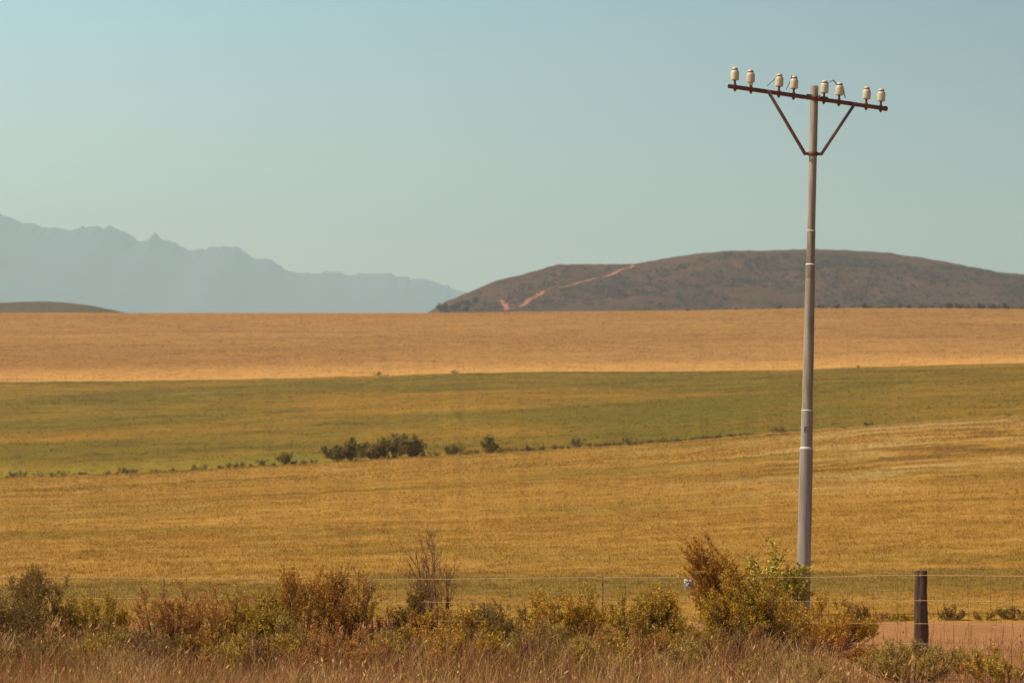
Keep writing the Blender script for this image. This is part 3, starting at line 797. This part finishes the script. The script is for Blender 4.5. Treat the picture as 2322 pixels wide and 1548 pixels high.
# strip of scrub on the crest (right) and trees low on the hill's left end: masses nobody could count
def scrub(name, label, spots, D, cols, leaf, seed, zf):
    rng = np.random.default_rng(seed)
    V, Fc, C = [], [], []; k = 0
    for px, row, w, h in spots:
        p = P(px, row, D); H, W = h * D / F, w * D / F
        z = zf(p) - 0.1 * H
        lines, twigs = skeleton(rng, H * 1.1, W, 7, 5, 2, 0.5, (0, 0), 0.5, 0.1)
        v, f, c = leaves(rng, twigs, 130, leaf * H, leaf * 0.65 * H, cols, 0.3, 0.06 * H, 0.2)
        V.append(v + np.array([p[0], D + rng.normal(0, 2), z])); Fc.append(f + k); C.append(c); k += len(v)
    o = mesh(name, np.vstack(V), np.vstack(Fc), M_LEAF, col=np.vstack(C))
    tag(o, label, 'scrub', None, 'stuff')
def hill_scrub():
    rng = np.random.default_rng(90)
    V, Fc, C = [], [], []; k = 0
    nr, ncol = 90, HV.shape[1]
    m = 15000
    ci = rng.uniform(0, ncol * 0.72, m); ri = nr - 1 - (rng.random(m) ** 1.0) * 60 - 1.5
    c0 = ci.astype(int); r0 = np.minimum(ri.astype(int), nr - 2); fc = (ci - c0)[:, None]; fr = (ri - r0)[:, None]
    p = (HV[r0, c0] * (1 - fc) + HV[r0, np.minimum(c0 + 1, ncol - 1)] * fc) * (1 - fr) + (HV[r0 + 1, c0] * (1 - fc) + HV[r0 + 1, np.minimum(c0 + 1, ncol - 1)] * fc) * fr
    keep = fbm(p[:, 0] * 0.012, p[:, 1] * 0.012, 4) + 0.25 * rng.random(m) > -0.18
    px = CX + F * p[:, 0] / p[:, 1]; row = YH - F * (p[:, 2] - EYE) / p[:, 1]
    for pts in TRACKS:
        for a, b in zip(pts[:-1], pts[1:]):
            a, b = np.array(a[:2], float), np.array(b[:2], float); q = np.stack([px, row], -1) - a; ab = b - a
            tt = np.clip(q @ ab / (ab @ ab), 0, 1)
            keep &= np.hypot(*(q - tt[:, None] * ab).T) > 7.5
    crest_near = np.clip((nr - 1 - ri) / 7, 0.22, 1)
    p = p[keep]; m = len(p); crest_near = crest_near[keep]
    per = 16
    size = np.repeat((1.0 + 2.6 * rng.random(m) ** 2) * crest_near, per)
    c = np.repeat(p, per, 0) + rng.normal(0, 1, (m * per, 3)) * size[:, None] * np.array([0.75, 0.75, 0.35]) + np.stack([0 * size, 0 * size, size * 0.35], -1)
    d = unit(rng.normal(0, 1, (m * per, 3))); s = unit(np.cross(d, rng.normal(0, 1, (m * per, 3))))
    L = size[:, None] * 0.75
    v = np.stack([c - d * L * .5, c + s * L * .35, c + d * L * .5, c - s * L * .35], 1).reshape(-1, 3)
    cols = np.array([(0.074, 0.036, 0.022), (0.095, 0.045, 0.026), (0.12, 0.058, 0.032), (0.06, 0.034, 0.02)])[rng.integers(0, 4, m)]
    o = mesh('hill_scrub', v, np.arange(len(v)).reshape(-1, 4), M_LEAF, col=np.repeat(np.repeat(cols, per, 0), 4, 0))
    tag(o, 'dark mottled scrub covering the slope of the heath hill', 'scrub', None, 'stuff')
hill_scrub()
rng = np.random.default_rng(76)
spots = [(x_, B1(x_) + rng.normal(0, 1.5), 10 + 16 * rng.random(), 3 + 4 * rng.random()) for x_ in np.concatenate([rng.uniform(940, 1560, 60), rng.uniform(1560, 1990, 26), rng.uniform(10, 740, 22)])]
scrub('edge_scrub', 'thin line of low weeds between the near field and the green field', spots, D1 - 1.5, [(0.17, 0.11, 0.025), (0.14, 0.10, 0.022), (0.20, 0.11, 0.035)], 0.4, 80, lambda p: float(field_z(p[0] / p[1], p[1])))
rng = np.random.default_rng(77)
spots = []
x = 1560.0
while x < 2420:
    dense = np.clip((x - 1500) / 550, 0.15, 1)
    spots.append((x, B3(x), 9 + 16 * rng.random() * dense, (4 + 9 * rng.random()) * (0.4 + 0.6 * dense)))
    x += (4 + 22 * rng.random()) / dense ** 1.3
scrub('crest_scrub', 'thin dark line of scrub on the crest of the orange field at the right', spots, D3 - 4, [(0.13, 0.075, 0.03), (0.17, 0.10, 0.035), (0.10, 0.065, 0.025)], 0.4, 78, lambda p: float(field_z(p[0] / p[1], p[1])))
spots = [(975 + 9 * i + rng.normal(0, 3), 706 - 1.9 * i + rng.normal(0, 3) + (rng.random() < 0.4) * 8, 8 + 9 * rng.random(), 6 + 8 * rng.random()) for i in range(12)]
scrub('hill_woodland', 'dark scrubby trees at the left foot of the heath hill', spots, 2560, [(0.07, 0.055, 0.03), (0.09, 0.065, 0.035)], 0.4, 79, lambda p: p[2] - 2)

# ------------------------------------------------------------------ grass
def blades(rng, x, y, z, h, w, lean, cols, seg=2, var=0.2, head=None):
    """bent blades as strips of triangles"""
    n = len(x)
    az = rng.random(n) * 2 * math.pi
    wx, wy = np.cos(az) * w / 2, np.sin(az) * w / 2
    la = rng.random(n) * 2 * math.pi; lm = lean * h * rng.random(n)
    lx, ly = np.cos(la) * lm, np.sin(la) * lm
    b = np.stack([x, y, z], -1)
    side = np.stack([wx, wy, 0 * wx], -1)
    m = b + np.stack([lx * 0.3, ly * 0.3, h * 0.55], -1)
    t = b + np.stack([lx, ly, h], -1)
    v = np.stack([b - side, b + side, m + side * 0.8, m - side * 0.8, t], 1).reshape(-1, 3)
    i = np.arange(n)[:, None] * 5
    q = i + np.array([[0, 1, 2, 3]]); tr = i + np.array([[3, 2, 4]])
    c = np.repeat(cols * (1 + var * rng.normal(0, 1, n))[:, None].clip(0.45, 1.7), 5, 0)
    fs = [q, tr]
    if head is not None:
        hs, frac = head
        k = np.where(rng.random(n) < frac)[0]
        tt = t[k]; d = unit(t[k] - m[k]); s = unit(side[k]) * hs * 0.16
        hv = np.stack([tt - d * hs * 0.5, tt - d * hs * 0.1 + s, tt + d * hs * 0.5, tt - d * hs * 0.1 - s], 1).reshape(-1, 3)
        fs[0] = np.vstack([q, np.arange(4 * len(k)).reshape(-1, 4) + len(v)])
        v = np.vstack([v, hv]); c = np.vstack([c, np.repeat(cols[k] * 1.15, 4, 0)])
    return v, fs, c.clip(0.004, 0.9)

def scatter_blades(name, label, parts, mat, cat='grass'):
    V, Q, T, C = [], [], [], []; k = 0
    for v, (q, t), c in parts:
        V.append(v); Q.append(q + k); T.append(t + k); C.append(c); k += len(v)
    o = mesh(name, np.vstack(V), [np.vstack(Q), np.vstack(T)], mat, col=np.vstack(C))
    tag(o, label, cat, None, 'stuff')

def region(rng, n, y0, y1, half=0.205, pw=1.0):
    y = np.sqrt(y0 ** 2 + (y1 ** 2 - y0 ** 2) * rng.random(n))
    return (rng.random(n) * 2 - 1) * half * y, y

rng = np.random.default_rng(21)
parts = []
PAL = np.array([(0.44, 0.200, 0.070), (0.50, 0.245, 0.080), (0.33, 0.135, 0.056), (0.60, 0.35, 0.12), (0.42, 0.178, 0.082)])
# clumped dead verge grass
nc = 5200
cx_, cy_ = region(rng, nc, 25.5, 40.2, 0.23)
per = 13
x = np.repeat(cx_, per) + rng.normal(0, 0.10, nc * per); y = np.repeat(cy_, per) + rng.normal(0, 0.10, nc * per)
px_ = CX + F * x / y
hmap = 0.45 + 0.30 * vnoise(x * 0.7, y * 0.7) + 0.30 * vnoise(x * 0.27 + 9, y * 0.4) - 0.16 * np.clip((y - 35.2) / 1.2, 0, 1) - 0.28 * np.clip((px_ - 1850) / 150, 0, 1) - 0.12 * np.clip((y - 38.2) / 1.0, 0, 1)
h = np.clip(hmap, 0.07, 0.6) * (0.55 + 0.7 * rng.random(len(x)))
patch = vnoise(cx_ * 0.9 + 50, cy_ * 0.9) + 0.35 * rng.normal(0, 1, nc) * 0.5
ci = rng.integers(0, len(PAL), nc)
pcl = PAL[ci]
pcl = np.where((patch > 0.17)[:, None], np.array([[0.40, 0.26, 0.065]]), pcl)          # olive tussocks
pcl = np.where((patch < -0.24)[:, None], np.array([[0.72, 0.48, 0.20]]), pcl)           # bleached straw
pc = np.repeat(pcl, per, 0)
keep = ~((px_ > 1880) & (y > 36.2) & (rng.random(len(x)) < 0.85))
x, y, h, pc = x[keep], y[keep], h[keep], pc[keep]
parts.append(blades(rng, x, y, ground_z(x, y) - 0.01, h, 0.007, 0.85, pc, var=0.40, head=(0.05, 0.10)))
# taller single straws
n = 3600
x, y = region(rng, n, 26, 38.5, 0.23)
px_ = CX + F * x / y
h = (0.35 + 0.32 * rng.random(n)) * np.where(px_ > 1880, 0.7, 1.0)
sc_ = np.array([(0.56, 0.36, 0.15), (0.50, 0.27, 0.11), (0.38, 0.17, 0.08)])[rng.integers(0, 3, n)]
parts.append(blades(rng, x, y, ground_z(x, y) - 0.01, h, 0.006, 0.8, sc_, head=(0.08, 0.18)))
n = 700
x, y = region(rng, n, 37.5, 41.6, 0.23)
parts.append(blades(rng, x, y, ground_z(x, y) - 0.01, 0.12 + 0.3 * rng.random(n), 0.006, 0.35, np.array([(0.20, 0.10, 0.05), (0.30, 0.16, 0.07)])[rng.integers(0, 2, n)], head=(0.06, 0.3)))
n = 9000
x, y = region(rng, n, 38.2, 40.6, 0.23)
x = np.where(CX + F * x / y > 1880, x - 4.5 * rng.random(n), x)
parts.append(blades(rng, x, y, ground_z(x, y) - 0.01, 0.02 + 0.09 * rng.random(n) ** 2, 0.008, 0.9, np.array([(0.50, 0.26, 0.10), (0.40, 0.21, 0.08), (0.34, 0.22, 0.06)])[rng.integers(0, 3, n)]))
scatter_blades('verge_grass', 'tall dead purple-brown grass filling the roadside verge', parts, M_STALK)

# stalks of the dry crop
rng = np.random.default_rng(22)
parts = []
for y0, y1, nt, per, hh, ww in ((44.4, 62, 9000, 8, 0.055, 0.008), (62, 95, 12000, 7, 0.065, 0.012), (95, 190, 15000, 5, 0.08, 0.022), (190, 318, 15000, 4, 0.11, 0.05)):
    a, b = region(rng, nt, y0, y1, 0.21)
    sp = 0.12 * y0 / 44
    x = np.repeat(a, per) + rng.normal(0, sp, nt * per); y = np.maximum(np.repeat(b, per) + rng.normal(0, sp, nt * per), 44.3)
    h = hh * (0.5 + 0.8 * rng.random(len(x)))
    cc = np.repeat(0.88 + 0.28 * rng.random(nt), per)[:, None] * np.array([[1.45, 1.42, 1.4]])
    parts.append(blades(rng, x, y, ground_z(x, y) - 0.01, h, ww, 1.5, cc, var=0.15))
scatter_blades('crop_stalks', 'dry orange-brown stalks standing across the near field', parts, M_CROP, 'crop')

for nm, lab, m_, y0, y1, nt, per, hh, ww in (('green_crop_stalks', 'olive green stalks standing across the middle field', M_CROPG, 323, 695, 30000, 4, 0.11, 0.13), ('ripe_crop_stalks', 'orange ripe stalks standing across the far field', M_CROPF, 704, 1140, 34000, 4, 0.15, 0.24)):
    a, b = region(rng, nt, y0, y1, 0.21)
    sp = 0.0012 * y0
    x = np.repeat(a, per) + rng.normal(0, sp, nt * per); y = np.clip(np.repeat(b, per) + rng.normal(0, sp, nt * per), y0 - 2, y1 + 4)
    cc = np.repeat(0.8 + 0.45 * rng.random(nt), per)[:, None] * np.array([[1.5, 1.5, 1.5]])
    scatter_blades(nm, lab, [blades(rng, x, y, ground_z(x, y) - 0.02, hh * (0.5 + 0.8 * rng.random(len(x))), ww, 1.5, cc, var=0.15)], m_, 'crop')

# ------------------------------------------------------------------ utility pole
PD = 41.0
pb = P(1819, 1448, PD); pt = P(1847, 195, PD)
pole = empty('utility_pole', pb)
tag(pole, 'tall grey stepped steel pole with a tilted rusty crossarm of white insulators', 'utility pole')
ax = unit(pt - pb); LEN = np.linalg.norm(pt - pb)
def sat(row): return (1448 - row) / (1448 - 195) * LEN       # a photo row as a distance up the pole
def rpx(w): return w / 2 / F * PD
pipe = lambda pr: [(sat(r_), rpx(w_)) for r_, w_ in pr]
mb = MB(); mb.lathe(pb, ax, [(-0.3, rpx(33))] + pipe([(1448, 33), (1300, 31.5), (1150, 30.8), (1019, 30.2), (1017, 30), (1014.2, 27.2)]), 32); mb.build('lower_tube', M_TUBE_LOW, pole)
mb = MB(); mb.lathe(pb, ax, pipe([(1016, 27.2), (1000, 27.2), (931.5, 26.8), (930.5, 26.6), (929, 25.2)]), 32); mb.build('lower_sleeve', M_TUBE_LOW, pole)
mb = MB(); mb.lathe(pb, ax, pipe([(932, 25.2), (800, 24), (700, 22.8), (640, 22), (634, 21.9), (633, 21.1), (631, 21.1), (630, 21.7), (602, 21.5), (600.5, 21.3), (598.3, 19)]), 32); mb.build('middle_tube', M_TUBE_UP, pole)
mb = MB(); mb.lathe(pb, ax, pipe([(601, 19), (560, 19), (524.5, 19), (523.5, 18.8), (522.2, 17.6)]), 32); mb.build('upper_sleeve', M_TUBE_UP, pole)
mb = MB(); mb.lathe(pb, ax, pipe([(525, 17.6), (400, 17.8), (300, 18), (197, 18.2), (195.5, 17.6), (195, 15.5)]), 32); mb.build('upper_tube', M_TUBE_UP, pole)
# pale ring on each joint's shoulder: sunlight on the ledge put into its colour
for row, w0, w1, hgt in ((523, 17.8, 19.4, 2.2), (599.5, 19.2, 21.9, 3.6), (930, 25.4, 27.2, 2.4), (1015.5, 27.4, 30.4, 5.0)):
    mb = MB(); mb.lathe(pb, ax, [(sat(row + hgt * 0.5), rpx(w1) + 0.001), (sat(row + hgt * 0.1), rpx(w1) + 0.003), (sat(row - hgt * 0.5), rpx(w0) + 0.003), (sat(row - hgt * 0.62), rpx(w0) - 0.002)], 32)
    mb.build('sunlit_ledge', M_LEDGE, pole)
# small stencilled mark on the lower sleeve, curved round its face
mk = MB()
def on_pole(row, ang, lift=0.004):
    c = pb + ax * sat(row); rr = rpx(27.1) + lift
    a = unit(np.cross(np.array([0, 1.0, 0]), ax))
    return c + rr * (math.sin(ang) * a - math.cos(ang) * np.array([0, 1.0, 0]))
for (r0, a0, r1, a1) in ((968, -0.45, 968, 0.02), (968, -0.45, 979, -0.45), (974, 0.02, 979, 0.02)):
    pts = [on_pole(r0 + (r1 - r0) * k / 4, a0 + (a1 - a0) * k / 4) for k in range(5)]
    mk.tube(pts, 0.0055, 6)
mk.build('painted_mark', M_PAINT, pole)

# crossarm: left end nearer the viewer, right end hanging lower
aL = P(1652, 195.5, 40.35); aR = P(2011, 247, 41.30)
adir = unit(aR - aL); ALEN = np.linalg.norm(aR - aL)
def arm_at(px):
    """point on the crossarm's axis shown at photo column px"""
    lo, hi = 0.0, 1.0
    for _ in range(40):
        m_ = (lo + hi) / 2; q = aL + (aR - aL) * m_
        if CX + F * q[0] / q[1] < px: lo = m_
        else: hi = m_
    return aL + (aR - aL) * lo
mb = MB()
mb.lathe(aL, adir, [(0.04, 0.022), (0.0, 0.024), (0.0, 0.031), (0.012, 0.033), (0.02, 0.031), (ALEN - 0.05, 0.031), (ALEN - 0.045, 0.037), (ALEN - 0.006, 0.037), (ALEN, 0.033)], 20)
arm = mb.build('crossarm', M_RUST, pole)

# clamp that holds the arm to the pole
pc_ = pb + ax * sat(219); ac = arm_at(1846)
fwd = np.array([0, -1.0, 0]); rt = unit(np.cross(ax, fwd))
mb = MB()
rr = rpx(18.6) + 0.007
pts = [pc_ + rt * rr * math.cos(a) - fwd * rr * math.sin(a) for a in np.linspace(0, math.pi, 15)]
pts = [pts[0] + fwd * 0.13] + pts + [pts[-1] + fwd * 0.13]
mb.tube(pts, 0.010, 8)
mb.box(ac + fwd * 0.038, adir * 0.11, fwd * 0.004, ax * 0.032)
mb.box(ac - adir * 0.075 + fwd * 0.0 + ax * 0.04, adir * 0.045, fwd * 0.03, ax * 0.007)
mb.box(ac + adir * 0.17 + ax * 0.038, adir * 0.055, fwd * 0.03, ax * 0.007)
for sgn in (-1, 1): mb.lathe(ac + rt * sgn * rr + fwd * 0.04, fwd, [(0, 0.019), (0.018, 0.019), (0.02, 0.011), (0.04, 0.011)], 6)
mb.build('arm_clamp', M_RUST, pole, smooth=False)

# braces and the band they meet at
band_c = pb + ax * sat(349)
mb = MB(); rb = rpx(18.0)
mb.lathe(band_c - ax * 0.028, ax, [(0, rb + 0.001), (0, rb + 0.012), (0.056, rb + 0.012), (0.056, rb + 0.001)], 28)
for sgn in (-1, 1):
    mb.box(band_c + rt * sgn * (rb + 0.035), rt * 0.03, fwd * 0.012, ax * 0.02)
    mb.lathe(band_c + rt * sgn * (rb + 0.04) + fwd * 0.010, fwd, [(0, 0.020), (0.02, 0.020), (0.021, 0.012), (0.034, 0.012)], 6)
    mb.lathe(band_c + rt * sgn * (rb + 0.068) - rt * sgn * 0.0, rt * sgn, [(0, 0.012), (0.018, 0.012)], 8)
mb.build('brace_band', M_RUST, pole, smooth=False)
for (pxa, rowa, sgn) in ((1742.5, 212, -1), (1937, 237, 1)):
    top = arm_at(pxa) + fwd * 0.042 - ax * 0.005
    bot = band_c + rt * sgn * (rb + 0.062) + fwd * 0.035 + ax * (-0.002)
    d = unit(bot - top); s_ = unit(np.cross(d, fwd))
    mb = MB()
    # angle iron: two thin legs
    mb.box((top + bot) / 2, (bot - top) / 2 + d * 0.02, s_ * 0.022, fwd * 0.004)
    mb.box((top + bot) / 2 + s_ * 0.0185 - fwd * 0.021, (bot - top) / 2 + d * 0.01, s_ * 0.0035, fwd * 0.018)
    br = mb.build('brace', M_BRACE, pole, smooth=False)
    mb = MB(); mb.lathe(top + fwd * 0.004, fwd, [(0, 0.017), (0.012, 0.017), (0.013, 0.010), (0.024, 0.010)], 6); mb.build('bolt', M_BRACE, br, smooth=False)

# eight porcelain insulators on pins
INS = [(1666.5, 0.0), (1702.3, -0.01), (1767, 0.045), (1800.5, 0.05), (1869.5, 0.06), (1903.5, 0.055), (1965, 0.045), (1998, 0.045)]
PX = PD / F
INFO = ['', 'cream insulator with a long inner skirt showing below its bell', 'cream insulator with a broken wire hanging to its left', 'cream insulator with a short broken wire down its left side', 'cream insulator with a bent wire running to its neighbour', 'cream insulator with a rust stain below its neck', '', '']
for k, (px_, ln) in enumerate(INS):
    c = arm_at(px_ - ln * 22)
    up = unit(ax + np.array([ln + 0.0, 0, 0]) - np.array([0.022, 0, 0]))
    ins_b = c + up * (0.031 + 10.2 * PX)
    body = [(0.8, 5.2), (0, 7.6), (0.4, 8.9), (1.6, 9.35), (6, 9.4), (13, 9.5), (17, 9.45), (19.2, 8.9), (20.8, 7.9), (21.8, 6.5), (22.5, 5.7), (23.8, 5.7), (24.3, 6.6), (25.2, 6.9), (26.4, 6.6), (28.2, 5.1), (29.4, 3.2), (30, 1.2)]
    if k == 1: body = [(-5.6, 3.0), (-6.2, 4.4), (-5.8, 5.0), (0.2, 5.6), (0.5, 7.6), (1.2, 9.0)] + body[4:]
    mb = MB(); mb.lathe(ins_b, up, [(a * PX, b * PX) for a, b in body], 24)
    ins = mb.build('insulator', M_PORC, pole)
    if INFO[k]: ins['label'] = INFO[k]
    mb = MB(); th = np.linspace(0, 2 * math.pi, 25)
    a1 = unit(np.cross(up, fwd)); a2 = np.cross(up, a1)
    ring = ins_b + up * 23.1 * PX + (np.cos(th)[:, None] * a1 + np.sin(th)[:, None] * a2) * 6.1 * PX
    mb.tube(ring, 0.75 * PX, 6, cap=False); mb.build('tie_wire', M_TIE, ins)
    mb = MB()
    mb.lathe(c, up, [(-0.066, 0.006), (-0.064, 0.011), (-0.052, 0.012), (-0.05, 0.022), (-0.030, 0.024), (-0.029, 0.013), (0.029, 0.013), (0.031, 0.025), (0.044, 0.023), (0.05, 0.016), (0.07, 0.015), (0.031 + 10.8 * PX, 0.019), (0.031 + 12 * PX, 0.019)], 10)
    mb.build('pin', M_RUST, ins)
    w = None
    g = ins_b + up * 23 * PX - a1 * 0
    right = np.array([1.0, 0, 0])
    if k == 2: w = [g - right * 6.3 * PX, g + np.array([-12, 0, -8]) * PX, g + np.array([-20, 0, -14]) * PX, g + np.array([-28, 0, -22]) * PX]
    if k == 3: w = [g + np.array([-6.2, -2, 6]) * PX, g + np.array([-6.6, -2, 0]) * PX, g + np.array([-11, 0, -9]) * PX, g + np.array([-16, 0, -20]) * PX, g + np.array([-18.5, 0, -25]) * PX]
    if k == 4: w = [g + right * 6.2 * PX - up * 2 * PX, g + np.array([12, 0, 3]) * PX, g + np.array([18.6, 0, 6.5]) * PX, g + np.array([22, 0, 3]) * PX, g + np.array([28, 0, -5]) * PX]
    if k == 5: w = [g + right * 5.8 * PX - up * 2.5 * PX, g + np.array([8.5, -2, -9]) * PX, g + np.array([10.2, -2, -22]) * PX, g + np.array([12.5, 0, -29]) * PX]
    if w is not None:
        w = np.array(w); u = np.linspace(0, len(w) - 1, 40)
        pth = np.stack([np.interp(u, np.arange(len(w)), w[:, j]) for j in range(3)], -1)
        mb = MB()
        for ph in (0, math.pi):
            off = np.stack([np.cos(u * 9 + ph), np.sin(u * 9 + ph), np.sin(u * 9 + ph + 1)], -1) * 0.0045
            mb.tube(pth + off, 0.0042, 5)
        mb.build('wire_end', M_DARKWIRE, ins)

# it stands at the field's edge beyond the track, a little over 8 m tall, its foot set in the ground
pole.location = P(1819, 1448, 46.0)
pole.scale = (46.0 / PD,) * 3

# ------------------------------------------------------------------ wire fence
FD = 38.0
fence = empty('wire_fence', (0, FD, -0.1))
tag(fence, 'sagging four-strand wire fence with thin steel posts and one stout wooden post', 'fence')
WIRES = [[(-420, 1306), (50, 1308), (370, 1310.5), (620, 1312), (842, 1312), (1020, 1312.5), (1200, 1309.5), (1366, 1308), (1640, 1309.5), (1830, 1308), (2000, 1304.5), (2088, 1303), (2200, 1305), (2322, 1305.5), (2760, 1303)],
         [(-420, 1352), (90, 1355), (371, 1357), (580, 1359), (842, 1363), (1000, 1364.5), (1366, 1363), (1800, 1362.5), (2088, 1361), (2322, 1364), (2760, 1362)],
         [(-420, 1394), (150, 1397.5), (371, 1399), (842, 1404), (1366, 1411), (1750, 1412), (2088, 1413.5), (2322, 1418), (2760, 1414)],
         [(-420, 1440), (371, 1445), (842, 1449), (1366, 1454), (1900, 1457.5), (2088, 1459), (2322, 1463), (2760, 1461)]]
wf = [interp(w) for w in WIRES]
rngf = np.random.default_rng(9)
for k, w in enumerate(WIRES):
    px_ = np.linspace(-420, 2760, 240)
    pts = np.stack([P(a, wf[k](a) + 0.35 * math.sin(a * 0.031 + k) + 0.9 * vnoise(np.array([a * 0.021]), np.array([k * 7.3]))[0], FD - 0.098 + 0.01 * math.sin(a * 0.011)) for a in px_])
    mb = MB(); mb.tube(pts, 0.0044, 6); mb.build('wire', M_WIRE, fence)
# thin rusty droppers between the wires
dpx = []
for a, b in ((-420, -150), (-150, 371), (371, 842), (842, 1366), (1366, 2088), (2088, 2560)):
    n = max(2, int(round((b - a) / 52)))
    dpx += [a + (b - a) * (i + 0.0) / n for i in range(1, n)]
for a in dpx:
    a = a + rngf.normal(0, 2)
    p0 = P(a, wf[0](a) - 1, FD - 0.108); p1 = P(a + rngf.normal(0, 2.5), wf[3](a) + 2, FD - 0.108)
    mid = (p0 + p1) / 2 + np.array([rngf.normal(0, 0.006), 0, 0])
    mb = MB(); mb.tube([p0, mid, p1], 0.0019, 5); mb.build('dropper', M_DROP, fence)
# steel standards with a bent lug at the top
for a in (-150, 371, 842, 1366):
    top = P(a, wf[0](a) - 2, FD - 0.06); x0 = top[0] + rngf.normal(0, 0.01)
    foot = np.array([x0, FD - 0.06, -0.35])
    mb = MB()
    mb.box((top + foot) / 2, (top - foot) / 2, np.array([0.011, 0, 0]), np.array([0, 0.003, 0]))
    mb.box((top + foot) / 2 + np.array([0, 0.016, 0]), (top - foot) / 2, np.array([0.0025, 0, 0]), np.array([0, 0.0125, 0]))
    sp = mb.build('steel_post', M_DROP, fence, smooth=False)
    mb = MB(); mb.tube([top + np.array([0.01, -0.03, 0]), top + np.array([-0.03, -0.035, 0.012]), top + np.array([-0.072, -0.035, 0.022]), top + np.array([-0.085, -0.035, 0.012])], 0.006, 6); mb.build('wire_tie', M_WIRE, sp)
# stout wooden post
wp = P(2089.5, 1486, FD); wtop = P(2088, 1293, FD)
wl_ = np.linalg.norm(wtop - wp)
def wob(d, th):
    return 1 + 0.05 * np.sin(2 * th + 1.0 + d * 1.2) + 0.035 * np.sin(5 * th + d * 4) + 0.03 * np.sin(9 * th + 2) + 0.02 * np.sin(d * 11 + th) - 0.16 * np.exp(-((np.mod(th - 4.2 + 0.25 * np.sin(d * 5), 2 * math.pi) - math.pi) / 0.16) ** 2) * np.clip(0.3 + d, 0, 1) + 0.05 * np.sin(3 * th + 17 * d)
mb = MB()
k_ = FD / F / 2
mb.lathe(wp, wtop - wp, [(-0.4, 33 * k_), (0, 32.5 * k_), (wl_ * 0.15, 32 * k_), (wl_ * 0.3, 30.5 * k_), (wl_ * 0.5, 29 * k_), (wl_ * 0.75, 27 * k_), (wl_ * 0.92, 26 * k_), (wl_ * 0.985, 25.5 * k_), (wl_ * 1.0, 24 * k_), (wl_ * 1.003, 10 * k_)], 48, wob)
wpost = mb.build('wooden_post', M_WOOD, fence)
for kk in range(4):
    c = P(2088.5, wf[kk](2088), FD - 0.09)
    mb = MB()
    mb.tube([c + np.array([-0.012, 0.03, 0.016]), c + np.array([-0.012, -0.016, 0.012]), c + np.array([-0.012, -0.018, 0]), c + np.array([-0.012, -0.012, -0.014]), c + np.array([-0.012, 0.03, -0.016])], 0.003, 5)
    mb.build('staple', M_WIRE, wpost)

# white enamel plate hanging from the top wire behind the tall shrub
sign = empty('sign_plate', P(1562, 1337, FD - 0.07))
tag(sign, 'small white plate hanging on the top wire behind the tallest rust-orange shrub', 'sign')
mb = MB(); mb.box(P(1562, 1324.5, FD - 0.07), np.array([0.066, 0.006, 0]), np.array([0, 0.0025, 0]), np.array([0.002, 0, 0.073])); mb.build('plate', M_SIGN, sign, smooth=False)
for s_ in (-6, 6):
    a = P(1562 + s_, 1312.5, FD - 0.075); b = P(1562 + s_, 1307.5, FD - 0.098)
    mb = MB(); mb.tube([a, (a + b) / 2 + np.array([0, -0.02, 0]), b], 0.0025, 5); mb.build('hook', M_WIRE, sign)

# ------------------------------------------------------------------ the haze over the land
hz = MB()
hz.box((0, 10200, 690), (16000, 0, 0), (0, 10300, 0), (0, 0, 790))
mh = bpy.data.materials.new('haze'); mh.use_nodes = True
hn, hl = mh.node_tree.nodes, mh.node_tree.links
for x_ in list(hn):
    if x_.type == 'BSDF_PRINCIPLED': hn.remove(x_)
pv = hn.new('ShaderNodeVolumePrincipled')
pv.inputs['Color'].default_value = (0.68, 0.93, 1.0, 1)
pv.inputs['Density'].default_value = 8.8e-5
pv.inputs['Anisotropy'].default_value = 0.0
hl.new(pv.outputs[0], hn['Material Output'].inputs['Volume'])
ho = hz.build('haze', mh, smooth=False); tag(ho, 'pale blue summer haze over the land', 'haze', None, 'stuff')
